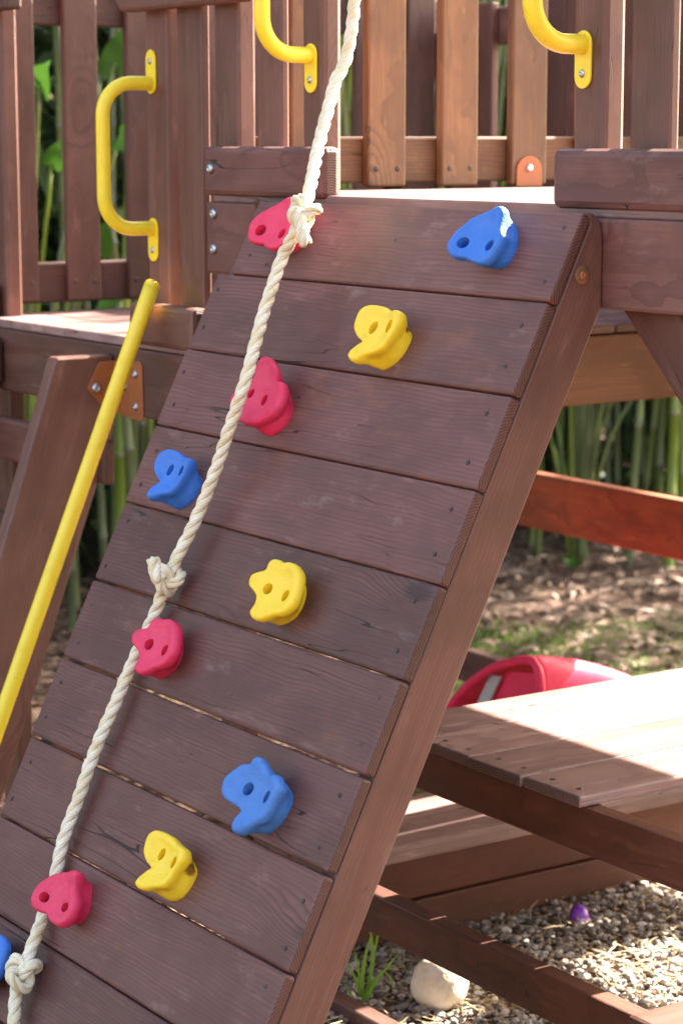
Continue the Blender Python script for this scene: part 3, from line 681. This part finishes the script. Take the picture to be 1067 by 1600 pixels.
rp_ = thing('climbing_rope', ROPE[-1], 'thick cream twisted rope with three knots, hanging down the left part of the climbing wall', 'rope')
path = smooth_path([(-0.655, 0.066, 1.50), (-0.653, 0.062, 0.9)]+ROPE, 0.006)
for i in range(3):
    vs, fs, L = strand_geo(path, i, 0.0046, 0.0062+0.0002*i, 0.074, 9)
    me = me_from('strand', vs, fs, True); add_uv(me, 9, L); mesh_obj('strand', me, MAT['rope'], rp_)
def knot(c, axis, updir, size, tail=None, rr=0.0086):
    ax = Vector(axis).normalized(); u = (Vector(updir)-ax*Vector(updir).dot(ax)).normalized(); v = ax.cross(u)
    pts = []
    for k in range(120):
        t = 2*math.pi*k/120
        x_ = math.sin(t)+2*math.sin(2*t); y_ = math.cos(t)-2*math.cos(2*t); z_ = -math.sin(3*t)*1.25
        pts.append(Vector(c)+(v*x_*1.05+u*y_*0.95)*size+ax*z_*size*1.35)
    V = []; Fc = []; LL = []
    me = bpy.data.meshes.new('knot'); uvs = []
    for i in range(3):
        vs, fs, L = strand_geo(pts, i, rr*0.50, rr*0.60, 0.075, 8, True)
        b0 = len(V); V += vs; Fc += [tuple(q+b0 for q in f) for f in fs]; uvs.append((b0, L))
        LL += L
    if tail:
        tp = smooth_path(tail, 0.004)
        for i in range(3):
            vs, fs, L = strand_geo(tp, i, rr*0.66, rr*0.74, 0.07, 8)
            b0 = len(V); V += vs; Fc += [tuple(q+b0 for q in f) for f in fs]; LL += L
    me = me_from('knot', V, Fc, True); add_uv(me, 8, LL)
    mesh_obj('knot', me, MAT['rope'], rp_)
CAMD = Vector((0.80, -0.56, 0.16))
def knotpx(c): return Vector(c)
k1 = Vector((-0.5609, -0.1093, -0.0184)); k2 = Vector((-0.6261, -0.3298, -0.5979)); k3 = Vector((-0.5941, -0.6187, -1.1897))
knot(k1+Vector((0, 0, 0.004)), (0.5, -0.7, 0.5), (0.2, 0.1, 1), 0.0074, [k1+Vector((0.006, -0.010, 0.004)), k1+Vector((0.018, -0.016, -0.012)), k1+Vector((0.024, -0.016, -0.034)), k1+Vector((0.023, -0.012, -0.046))])
knot(k2, (0.8, -0.5, 0.25), (0.1, 0.1, 1), 0.0074, [k2+Vector((0.006, -0.016, 0.000)), k2+Vector((0.000, -0.020, 0.012)), k2+Vector((-0.007, -0.020, 0.024)), k2+Vector((-0.011, -0.019, 0.034))])
knot(k3, (0.3, -0.4, 0.85), (1, 0.2, 0.1), 0.0085, None)
# loose fibres
vs = []; fs = []
for k in range(420):
    i = rnd.randrange(10, len(path)-10); d_ = Vector((rnd.gauss(0, 1), rnd.gauss(0, 1), rnd.gauss(0, 1))).normalized()
    a = path[i]+d_*0.0098; b = a+d_*rnd.uniform(0.003, 0.008)+Vector((rnd.gauss(0, .002), 0, rnd.gauss(0, .003)))
    sd = d_.cross(Vector((0.3, 0.5, 0.8))).normalized()*0.00035; b0 = len(vs)
    vs += [a-sd, a+sd, b]; fs.append((b0, b0+1, b0+2))
o = mesh_obj('fibre', me_from('fibre', vs, fs), MAT['rope'], rp_); o['kind'] = 'stuff'

# ---------------------------------------------------------------- grab handles
def handle(x, yface, z0, z1, d, r, label, plate_up=(True, True), tilt=0.0):
    t = thing('grab_handle', (x, yface, z0), label, 'grab handle', 'yellow grab handles on the posts')
    R = 0.062; P = [Vector((x, yface-0.002-(d-R-0.002)*k/6, z1)) for k in range(6)]
    for k in range(15):
        a = math.pi/2*k/14; P.append(Vector((x, yface-d+R-R*math.sin(a), z1-R+R*math.cos(a))))
    for k in range(1, 12): P.append(Vector((x, yface-d, z1-R+(z0-z1+2*R)*k/12)))
    for k in range(15):
        a = math.pi/2*k/14; P.append(Vector((x, yface-d+R-R*math.cos(a), z0+R-R*math.sin(a))))
    P += [Vector((x, yface-0.002-(d-R-0.002)*k/6, z0)) for k in range(5, -1, -1)]
    vs, fs = tube(P, r, 20)
    mesh_obj('tube', me_from('tube', vs, fs, True), MAT['yellow_metal'], t)
    for zc, s in ((z1, 1), (z0, -1)):
        m = frame((x, yface, zc+s*0.022), Vector((1, 0, 0)), Vector((0, 0, 1)), Vector((0, -1, 0)))
        f = prism('flange', t, 'yellow_metal', slot_poly(0.036, 0.084), 0.004, m, 0.0012)
        head('screw', f, 'steel', (x, yface-0.0040, zc+s*0.042), (0, -1, 0), 0.0062, 0.003, 12)
handle(-1.378, 0.0775, -0.069, 0.207, 0.108, 0.0136, 'yellow tubular grab handle on the left post, above the ladder, seen whole')
handle(-0.820, 0.0775, 0.243, 0.520, 0.100, 0.0140, 'yellow tubular grab handle left of the rope top, lower end with one flange in view')
handle(-0.096, 0.0775, 0.236, 0.515, 0.098, 0.0145, 'yellow tubular grab handle on the right post by the platform opening, upper half cut off')

# ---------------------------------------------------------------- ladder and its handrail
ld = thing('ladder', (-1.7, -0.4, GZ), 'steep brown wooden ladder leading up to the lower platform at the left', 'ladder')
LD = Vector((0, -0.318, -0.948)).normalized()
def lstr(x0, x1):
    tf = Vector((0, -0.087, -0.318)); tb = Vector((0, 0.0385, -0.332)); 
    f = tf+LD*1.30; b_ = tb+LD*0.118/0.948
    P = [(-0.087, -0.320), (f.y, GZ-0.03), (f.y+0.150, GZ-0.03), (0.0385, -0.470), (0.0385, -0.320)]
    o = Vector((0, P[0][0], P[0][1])); ex = -LD; ey = Vector((0, ex.z, -ex.y))*-1
    Q = [((Vector((0, a, b))-o).dot(ex), (Vector((0, a, b))-o).dot(ey)) for a, b in P]
    return prism('stringer', ld, 'stain_side', Q, x1-x0, frame((x0, o.y, o.z), ex, ey, ex.cross(ey)), 0.005)
lstr(-1.519, -1.481); lstr(-2.030, -1.992)
board('rung', ld, 'stain_side', -2.06, -1.452, -0.001, 0.025, -0.577, -0.487, 'x', 0.008)
for zt in (-0.66, -0.86, -1.06, -1.26):
    yc = -0.087 + (zt+0.318)*0.3354 + 0.075
    board('tread', ld, 'stain_side', -1.990, -1.521, yc-0.066, yc+0.060, zt-0.04, zt, 'x', 0.006)
# bent steel bracket: one leaf on the stringer, one on the beam
P5 = [(-0.060, 0.0), (-0.032, 0.050), (0.0, 0.052), (0.0, -0.052), (-0.016, -0.050)]
bk = prism('bracket', ld, 'bracket', P5, 0.003, frame((-1.4808, 0.0375, -0.384), Vector((0, 1, 0)), Vector((0, 0, 1)), Vector((1, 0, 0))), 0.0008)
P6 = [(0.0, 0.052), (0.108, 0.058), (0.116, 0.050), (0.118, -0.052), (0.110, -0.060), (0.0, -0.052)]
bk2 = prism('bracket', ld, 'bracket', P6, 0.003, frame((-1.4795, 0.0405, -0.384), Vector((1, 0, 0)), Vector((0, 0, 1)), Vector((0, -1, 0))), 0.0008)
head('bolt', bk, 'steel', (-1.4778, -0.003, -0.384), (1, 0, 0), 0.0105, 0.008, 16)
for (xx, zz) in ((-1.388, -0.352), (-1.432, -0.380), (-1.388, -0.416)):
    head('screw', bk2, 'steel', (xx, 0.0375, zz), (0, -1, 0), 0.0075, 0.005, 14)
a = Vector((-1.285, 0.0023, -0.180)); 
POLE = ((-1.285, 0.0191, -0.1729), (-1.4057, -0.4706, -1.5))
dr = thing('handrail_pole', (POLE[1][0], POLE[1][1], GZ), 'straight yellow tubular handrail pole slanting up in front of the ladder', 'handrail')
vs, fs = tube(smooth_path([Vector(POLE[0]), Vector(POLE[1])], 0.05), 0.0155, 20)
mesh_obj('tube', me_from('tube', vs, fs, True), MAT['yellow_metal'], dr)
dv = (Vector(POLE[0])-Vector(POLE[1])).normalized()
vs = []; fs = []
T_, N_ = frames([Vector(POLE[1]), Vector(POLE[0])]); Bv = dv.cross(N_[0])
for j in range(6):
    a = math.pi/2*j/5
    for k in range(20):
        q = 2*math.pi*k/20; vs.append(Vector(POLE[0])-dv*0.001+dv*0.012*math.sin(a)+(N_[0]*math.cos(q)+Bv*math.sin(q))*0.0160*max(0.02, math.cos(a)))
for j in range(5):
    for k in range(20): fs.append((j*20+k, j*20+(k+1) % 20, (j+1)*20+(k+1) % 20, (j+1)*20+k))
fs.append(tuple(5*20+k for k in range(20)))
mesh_obj('end_cap', me_from('end_cap', vs, fs, True), MAT['yellow_metal'], dr)

# ---------------------------------------------------------------- picnic table
pt = thing('picnic_table', (-0.4, 0.5, GZ), 'low wooden picnic table under the platform, plank top half in bright sun, benches either side', 'picnic table')
for i in range(4):
    x1 = -0.107-0.1425*i
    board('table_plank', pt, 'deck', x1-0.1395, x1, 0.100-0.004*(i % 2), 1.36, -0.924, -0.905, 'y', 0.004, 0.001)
    for yy in (0.128, 1.32):
        for dx in (-0.035, -0.100): head('screw', pt, 'dark_steel', (x1+dx, yy+rnd.uniform(-.004, .004), -0.9052), (0, 0, 1), 0.0055, 0.0015, 8)
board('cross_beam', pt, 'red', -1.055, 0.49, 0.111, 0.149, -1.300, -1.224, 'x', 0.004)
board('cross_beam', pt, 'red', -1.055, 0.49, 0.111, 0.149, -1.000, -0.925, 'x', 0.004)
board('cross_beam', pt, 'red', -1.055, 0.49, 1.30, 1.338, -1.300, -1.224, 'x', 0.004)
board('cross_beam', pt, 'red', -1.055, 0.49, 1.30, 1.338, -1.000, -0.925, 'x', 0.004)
board('bench_plank', pt, 'deck', -0.925, -0.787, 0.09, 1.36, -1.223, -1.190, 'y', 0.008, 0.001)
board('bench_plank', pt, 'deck', -1.056, -0.929, 0.09, 1.36, -1.223, -1.190, 'y', 0.008, 0.001)
board('bench_plank', pt, 'stain_side', 0.068, 0.206, 0.05, 1.36, -1.223, -1.190, 'y', 0.008)
board('bench_plank', pt, 'stain_side', 0.210, 0.338, 0.05, 1.36, -1.223, -1.190, 'y', 0.008)

# ---------------------------------------------------------------- small things on the ground
def blob(name, mat, c, sx, sy, sz, seed, amp=0.08, sub=4, flat=None):
    bm = bmesh.new(); bmesh.ops.create_icosphere(bm, subdivisions=sub, radius=1.0)
    for v in bm.verts:
        n_ = mnoise.noise(v.co*1.3+Vector((seed, 0, 0)))*amp + mnoise.noise(v.co*3+Vector((0, seed, 0)))*amp*0.4
        v.co = v.co*(1+n_)
        if flat:
            dd = v.co.dot(flat[0])
            if dd > flat[1]: v.co -= flat[0]*(dd-flat[1])*0.85
        v.co = Vector((v.co.x*sx, v.co.y*sy, v.co.z*sz))
    for f in bm.faces: f.smooth = True
    me = bpy.data.meshes.new(name); bm.to_mesh(me); bm.free()
    return mesh_obj(name, me, MAT[mat], None, Matrix.Translation(c))
o = blob('boulder', 'stone', (-0.735, 0.30, GZ+0.052), 0.050, 0.054, 0.054, 3, 0.10, 4, (Vector((0.35, -0.1, 0.93)).normalized(), 0.92))
tag(o, 'rounded cream stone on the gravel behind the lower cross beam', 'stone')
# purple toy: half of a plastic egg with a rim
prof = [(0.0195, 0.0), (0.0215, 0.002), (0.0215, 0.005), (0.0205, 0.006), (0.0200, 0.014), (0.0180, 0.022), (0.0145, 0.029), (0.0095, 0.0345), (0.004, 0.037), (0.0003, 0.0376)]
vs = [(r_*math.cos(2*math.pi*k/24), r_*math.sin(2*math.pi*k/24), z_) for r_, z_ in prof for k in range(24)]
fs = [(i*24+k, i*24+(k+1) % 24, (i+1)*24+(k+1) % 24, (i+1)*24+k) for i in range(len(prof)-1) for k in range(24)]+[tuple(range(23, -1, -1))]
o = mesh_obj('toy_egg', me_from('toy_egg', vs, fs, True), MAT['purple'], None, Matrix.Translation((-0.935, 0.805, GZ+0.012)) @ Matrix.Rotation(0.15, 4, 'X'))
tag(o, 'small purple plastic half egg lying on the gravel under the table', 'toy egg')
# red plastic slide end: a curved chute seen from the side
def red_slide():
    t = thing('slide', (-1.6, 1.2, GZ), 'red plastic slide piece with a curved rim, behind the picnic table', 'slide')
    # arched shell: cross-section across X, carried back along Y while its top falls
    arch = smooth_path([(-1.365, 0, -1.52), (-1.368, 0, -1.16), (-1.383, 0, -1.068), (-1.42, 0, -1.056), (-1.476, 0, -1.073), (-1.547, 0, -1.100), (-1.632, 0, -1.155), (-1.706, 0, -1.224), (-1.75, 0, -1.30)], 0.02)
    ys = [0, .02, .05, .09, .14, .19, .24, .29, .34, .39, .43]; dz = [0, 0.002, 0.0, -0.010, -0.021, -0.036, -0.054, -0.075, -0.10, -0.13, -0.165]
    vs = []; fs = []; n = len(arch)
    for inner in (0, 1):
        for yy, d in zip(ys, dz):
            for q in arch:
                k = 1 - 0.05*(yy/0.43)**2; cx = -1.55
                x_ = cx+(q.x-cx)*(k-0.06*inner); z_ = GZ+(q.z-GZ)*(1+d/0.43*(1 if q.z > -1.3 else 0.6))-0.012*inner
                vs.append((x_, 1.05+yy, z_))
    m = len(ys)
    for L_ in (0, 1):
        o_ = L_*m*n
        for i in range(m-1):
            for k in range(n-1):
                f = (o_+i*n+k, o_+i*n+k+1, o_+(i+1)*n+k+1, o_+(i+1)*n+k); fs.append(f if L_ else f[::-1])
    for k in range(n-1):
        fs.append((k, k+1, m*n+k+1, m*n+k)); e_ = (m-1)*n; fs.append((e_+k, m*n+e_+k, m*n+e_+k+1, e_+k+1))
    mesh_obj('shell', me_from('shell', vs, fs, True), MAT['red_slide'], t)
    rim = [Vector((q.x, 1.048, q.z-0.004)) for q in arch]
    v2, f2 = tube(rim, 0.011, 12); mesh_obj('rim', me_from('rim', v2, f2, True), MAT['red_slide'], t)
    prism('scuffed_strip', t, 'grey_strap', [(-1.665, -1.27), (-1.625, -1.27), (-1.535, -1.125), (-1.575, -1.125)], 0.008, frame((0, 1.070, 0), Vector((1, 0, 0)), Vector((0, 0, 1)), Vector((0, -1, 0))), 0.002)
    prism('back_panel', t, 'red_slide', [(-1.66, -1.25), (-1.60, -1.16), (-1.52, -1.11), (-1.39, -1.09), (-1.385, -1.50), (-1.42, -1.50)], 0.01, frame((0, 1.085, 0), Vector((1, 0, 0)), Vector((0, 0, 1)), Vector((0, -1, 0))), 0.002)
red_slide()

# ---------------------------------------------------------------- ground cover
def strips(name, n, place, L, Wd, mat, bend=0.3, segs=2, up=0.0):
    vs = []; fs = []
    for k in range(n):
        q = place()
        if q is None: continue
        x, y, z = q; a = rnd.uniform(0, 2*math.pi); l = rnd.uniform(*L); wv = rnd.uniform(*Wd)
        d = Vector((math.cos(a), math.sin(a), rnd.uniform(-0.15, 0.25)+up)).normalized(); s_ = Vector((-math.sin(a), math.cos(a), rnd.uniform(-.5, .5))).normalized()*wv/2
        b0 = len(vs); pz = Vector((x, y, z))
        for j in range(segs+1):
            t_ = j/segs; c = pz+d*l*(t_-0.5)+Vector((0, 0, bend*l*(0.25-(t_-0.5)**2)*rnd.uniform(.3, 1.3)))
            ww = math.sin(math.pi*min(0.97, max(0.06, t_)))**0.6
            vs += [c-s_*ww, c+s_*ww]
        for j in range(segs): fs.append((b0+2*j, b0+2*j+1, b0+2*j+3, b0+2*j+2))
    o = mesh_obj(name, me_from(name, vs, fs), MAT[mat]); tag(o, kind='stuff'); return o
def gravel():
    bm = bmesh.new(); bmesh.ops.create_icosphere(bm, subdivisions=1, radius=1.0)
    V0 = np.array([v.co[:] for v in bm.verts]); F0 = np.array([[v.index for v in f.verts] for f in bm.faces]); bm.free()
    VS = []; FS = []; n = 0
    N = 19000
    for k in range(N):
        x = rnd.uniform(-1.06, 0.48); y = rnd.uniform(-0.35, 1.45)
        if rnd.random() < 0.08: x = rnd.uniform(-1.05, 0.6); y = rnd.uniform(-1.2, -0.3)
        s = rnd.uniform(0.0032, 0.0090)*(1.5 if rnd.random() < 0.06 else 1)
        sc = np.array([s*rnd.uniform(.8, 1.5), s*rnd.uniform(.7, 1.2), s*rnd.uniform(.45, .8)])
        q = Matrix.Rotation(rnd.uniform(0, 6.28), 3, 'Z') @ Matrix.Rotation(rnd.uniform(-.5, .5), 3, 'X')
        v = V0*(1+nrng.uniform(-0.16, 0.16, (len(V0), 1)))*sc
        v = v @ np.array(q).T + np.array([x, y, GZ+0.004+rnd.uniform(0, 0.012)])
        VS.append(v); FS.append(F0+n); n += len(V0)
    VS = np.concatenate(VS); FS = np.concatenate(FS)
    me = bpy.data.meshes.new('gravel'); me.from_pydata(VS.tolist(), [], FS.tolist()); me.update()
    o = mesh_obj('gravel', me, MAT['gravel']); tag(o, 'pale grey gravel with straw under the play platform', 'gravel', None, 'stuff')
gravel()
o = strips('straw', 5500, lambda: (rnd.uniform(-1.05, 0.45), rnd.uniform(-0.3, 1.4), GZ+rnd.uniform(0.012, 0.028)), (0.015, 0.070), (0.0012, 0.0042), 'straw', 0.15)
tag(o, 'dry straw and plant bits scattered over the gravel', 'straw')
def lit_place():
    x = rnd.uniform(-5.2, -1.15); y = rnd.uniform(-1.2, 5.5)
    return (x, y, GZ+rnd.uniform(0.0, 0.03))
o = strips('leaf_litter', 20000, lit_place, (0.02, 0.10), (0.006, 0.028), 'litter', 0.35)
tag(o, 'brown dead leaves covering the soil under the bamboo', 'leaf litter')
def grass():
    vs = []; fs = []
    for k in range(60000):
        x = rnd.uniform(-4.0, -1.2); y = rnd.uniform(0.6, 4.0)
        dns = mnoise.noise(Vector((x*1.5, y*1.5, 5)))+0.5*mnoise.noise(Vector((x*5, y*5, 1))) + (0.40 if x > -3.0 else 0.40-1.1*(-3.0-x))
        if y < 1.6: dns -= 0.15
        if dns < (rnd.uniform(0.05, 0.45) if x > -3.0 else rnd.uniform(0.2, 0.6)): continue
        h = rnd.uniform(0.012, 0.045); a = rnd.uniform(0, 6.28); l = rnd.uniform(0.0, 0.6)*h; wv = rnd.uniform(0.0016, 0.004)
        p0 = Vector((x, y, GZ-0.005)); d = Vector((math.cos(a), math.sin(a), 0)); s_ = Vector((-d.y, d.x, 0))*wv; b0 = len(vs)
        p1 = p0+Vector((0, 0, h*0.6))+d*l*0.35; p2 = p0+Vector((0, 0, h))+d*l
        vs += [p0-s_, p0+s_, p1+s_*0.8, p1-s_*0.8, p2]; fs += [(b0, b0+1, b0+2, b0+3), (b0+3, b0+2, b0+4)]
    o = mesh_obj('grass', me_from('grass', vs, fs), MAT['grass']); tag(o, 'patchy green grass on the ground beyond the platform', 'grass', None, 'stuff')
grass()
# grass tuft by the stone
def blade(base, tip, ctrl, wv):
    P = [Vector(base).lerp(Vector(ctrl), t).lerp(Vector(ctrl).lerp(Vector(tip), t), t) for t in [i/8 for i in range(9)]]
    vs = []; fs = []
    for i, q in enumerate(P):
        ww = wv*(1-(i/8)**2*0.96); s_ = Vector((0.56, 0.83, 0))*ww; f_ = Vector((0.83, -0.56, 0))*ww*0.35
        vs += [q-s_, q+f_*-1, q+s_]
    for i in range(8):
        for k in range(2): fs.append((i*3+k, i*3+k+1, i*3+k+4, i*3+k+3))
    return vs, fs
tf = thing('grass_tuft', (-0.83, 0.19, GZ), 'tuft of long bright green grass blades in front of the cream stone', 'grass tuft')
tb = Vector((-0.83, 0.19, GZ))
for (dx, dz, cx, cz, w_, oy) in ((0.022, 0.150, -0.004, 0.09, 0.0045, 0), (-0.018, 0.115, -0.006, 0.06, 0.0036, 0.01), (0.075, 0.11, 0.020, 0.05, 0.0042, 0), (-0.004, 0.185, 0.03, 0.13, 0.0034, 0.02), (0.055, 0.020, 0.040, 0.12, 0.0034, 0.02), (0.058, -0.004, 0.01, 0.022, 0.0036, -0.03), (-0.06, 0.09, -0.02, 0.10, 0.0032, 0.01), (0.09, 0.07, 0.05, 0.11, 0.0034, -0.02), (0.03, 0.17, 0.012, 0.10, 0.0036, 0.03), (-0.03, 0.05, -0.02, 0.03, 0.003, -0.02)):
    dirx = Vector((0.56, 0.83, 0)); base = tb+Vector((0, oy*0.3, 0))
    vs, fs = blade(base, base+dirx*dx+Vector((0, 0, dz)), base+dirx*cx+Vector((0, 0, cz)), w_)
    mesh_obj('blade', me_from('blade', vs, fs, True), MAT['blade'], tf)

# ---------------------------------------------------------------- bamboo thicket
def culm_mesh(r, h, lean, seed):
    R2 = random.Random(seed); pts = []; rad = []; z = 0; nodes = []
    per = R2.uniform(0.20, 0.32)
    while z < h:
        k = z/h
        for (dz, f_) in ((0, 1.0), (0.006, 1.16), (0.013, 1.14), (0.020, 0.98), (per*0.5, 0.97)):
            zz = z+dz; off = lean*(zz/h)**1.7
            pts.append(Vector((off.x, off.y, zz))); rad.append(r*(1-0.55*k)*f_)
        z += per*(1+0.25*k)
    vs, fs = tube(pts, r, 10, False, True, rad)
    me = me_from('bamboo_culm', vs, fs, True); me.materials.append(MAT['bamboo']); me.materials.append(MAT['bamboo_node'])
    for i, pz in enumerate(me.polygons):
        ringi = i//10
        if ringi % 5 in (0, 1): pz.material_index = 1
    return me
CM = [culm_mesh(rnd.uniform(0.012, 0.021), rnd.uniform(3.4, 4.6), Vector((rnd.uniform(-.5, .5), rnd.uniform(-.5, .5), 0)), i) for i in range(7)]
nb = 0
def culm(x, y, me, rz, tilt=0.0):
    m = Matrix.Translation((x, y, GZ-0.02)) @ Matrix.Rotation(rz, 4, 'Z') @ Matrix.Rotation(tilt, 4, 'X')
    o = bpy.data.objects.new('bamboo_culm', me); reg(o, m)
    tag(o, 'slender green bamboo culm in the dark thicket behind the play set', 'bamboo', 'bamboo culms in the thicket')
for k in range(115):
    y = rnd.uniform(-0.5, 6.2); x = -4.25 + rnd.gauss(0, 0.26) - 0.05*y
    culm(x, y, CM[k % 7], rnd.uniform(0, 6.28), rnd.gauss(0, 0.03))
for k in range(26):
    culm(-4.3+rnd.gauss(0, 0.25)-0.08*(k/10), rnd.uniform(2.6, 5.0), CM[k % 7], rnd.uniform(0, 6.28), rnd.gauss(0, 0.02))
for k in range(30):
    culm(rnd.uniform(-4.2, -1.9), 6.0+rnd.gauss(0, 0.3), CM[k % 7], rnd.uniform(0, 6.28), rnd.gauss(0, 0.03))  # out-of-view culms, added to cast shade on the ground and bamboo
def thicket():
    vs = []; fs = []
    def leaf(c, l, wv, dirn):
        d = dirn.normalized(); s_ = d.cross(Vector((rnd.gauss(0, 1), rnd.gauss(0, 1), rnd.gauss(0, 1)))).normalized()*wv; b0 = len(vs)
        dr_ = Vector((0, 0, -0.25*l))
        vs.extend([c, c+d*l*0.4+s_, c+d*l+dr_, c+d*l*0.4-s_]); fs.append((b0, b0+1, b0+2, b0+3))
    for k in range(52000):
        u = rnd.random()
        if u < 0.6:
            y = rnd.uniform(-2.0, 7.0); x = -4.5 - abs(rnd.gauss(0, 0.9)) - 0.05*y; z = GZ + 4.2*rnd.random()**1.1
        else:
            x = rnd.uniform(-6.5, -1.8); y = 6.2+abs(rnd.gauss(0, 0.8)); z = GZ + 5.5*rnd.random()  # unseen leaf bank, made tall and dense for the shade it throws
        dens = mnoise.noise(Vector((x*0.9, y*0.9, z*0.9)))
        if dens < rnd.uniform(-0.5, 0.15): continue
        leaf(Vector((x, y, z)), rnd.uniform(0.10, 0.30), rnd.uniform(0.012, 0.035), Vector((rnd.gauss(0, 1), rnd.gauss(0, 1), rnd.gauss(-0.3, 0.6))))
    # deep backing of large dark leaves
    for k in range(5000):
        y = rnd.uniform(-4.0, 9.0); x = -6.4 - abs(rnd.gauss(0, 0.35)); z = GZ + 4.6*rnd.random()
        leaf(Vector((x, y, z)), rnd.uniform(0.3, 0.6), rnd.uniform(0.08, 0.16), Vector((rnd.gauss(0, 0.3), rnd.gauss(0, 1), rnd.gauss(0, 1))))
    o = mesh_obj('thicket_foliage', me_from('thicket_foliage', vs, fs), MAT['thicket']); tag(o, 'dark green leafy mass behind and among the bamboo culms', 'foliage', None, 'stuff')
thicket()
def broad_plant(loc, n, size, label, seed, lean=(1, 0, 0)):
    R2 = random.Random(seed); t = thing('broad_leaf_plant', loc, label, 'plant')
    L0 = Vector(loc)
    for k in range(n):
        a = R2.uniform(0, 6.28); h = R2.uniform(0.75, 1.9)*size; out = Vector((math.cos(a), math.sin(a), 0))*R2.uniform(0.12, 0.38)*size
        tip = L0+out+Vector((0, 0, h))
        vs, fs = tube(smooth_path([L0+out*0.05, L0+out*0.35+Vector((0, 0, h*0.6)), tip], 0.08), 0.006, 6)
        st = mesh_obj('stem', me_from('stem', vs, fs, True), MAT['bamboo'], t)
        l = R2.uniform(0.10, 0.20)*size; wv = l*0.26
        d = (out.normalized()*0.7+Vector((0.5, -0.4, R2.uniform(-0.2, 0.9)))).normalized()
        s_ = d.cross(Vector((0.8, -0.55, R2.uniform(-.3, .3)))).normalized(); up_ = s_.cross(d)
        V = []; Fq = []
        prof = [(-0.12, 0.55), (0.02, 0.95), (0.2, 1.0), (0.45, 0.85), (0.7, 0.52), (0.9, 0.18), (1.0, 0.02)]
        for (u_, w_) in prof:
            c = tip+d*l*u_-up_*0.12*l*u_*u_
            if u_ < 0: V += [c-s_*wv*w_+up_*0.03*l, tip, c+s_*wv*w_+up_*0.03*l]
            else: V += [c-s_*wv*w_+up_*0.06*l, c, c+s_*wv*w_+up_*0.06*l]
        for i in range(len(prof)-1):
            for q in range(2): Fq.append((i*3+q, i*3+q+1, i*3+q+4, i*3+q+3))
        mesh_obj('leaf', me_from('leaf', V, Fq, True), MAT['broad'], st)
    return t
broad_plant((-3.75, 0.95, GZ), 16, 1.0, 'leafy plant with broad bright green leaves seen between the left railing slats', 5)
broad_plant((-3.9, 1.75, GZ), 14, 0.95, 'green leafy plant behind the yellow handle, between railing slats and bamboo', 9)
broad_plant((-4.0, 3.35, GZ), 14, 1.05, 'green leafy plant glimpsed through the middle of the upper platform railing', 21)
# fallen bright leaf on the litter
vs, fs = [], []
for i, (u_, w_) in enumerate([(0, .05), (.2, .7), (.45, 1), (.7, .8), (.9, .35), (1, .03)]):
    c = Vector((0.17*u_-0.08, 0.05*u_*u_, 0.02+0.03*math.sin(u_*3))); vs += [c+Vector((0, -0.028*w_, 0.01)), c, c+Vector((0, 0.028*w_, 0.012))]
for i in range(5):
    for q in range(2): fs.append((i*3+q, i*3+q+1, i*3+q+4, i*3+q+3))
o = mesh_obj('fallen_leaf', me_from('fallen_leaf', vs, fs, True), MAT['broad'], None, Matrix.Translation((-3.86, 3.22, GZ+0.02)) @ Matrix.Rotation(2.4, 4, 'Z'))
tag(o, 'single bright green leaf lying on the brown litter in front of the bamboo', 'leaf')
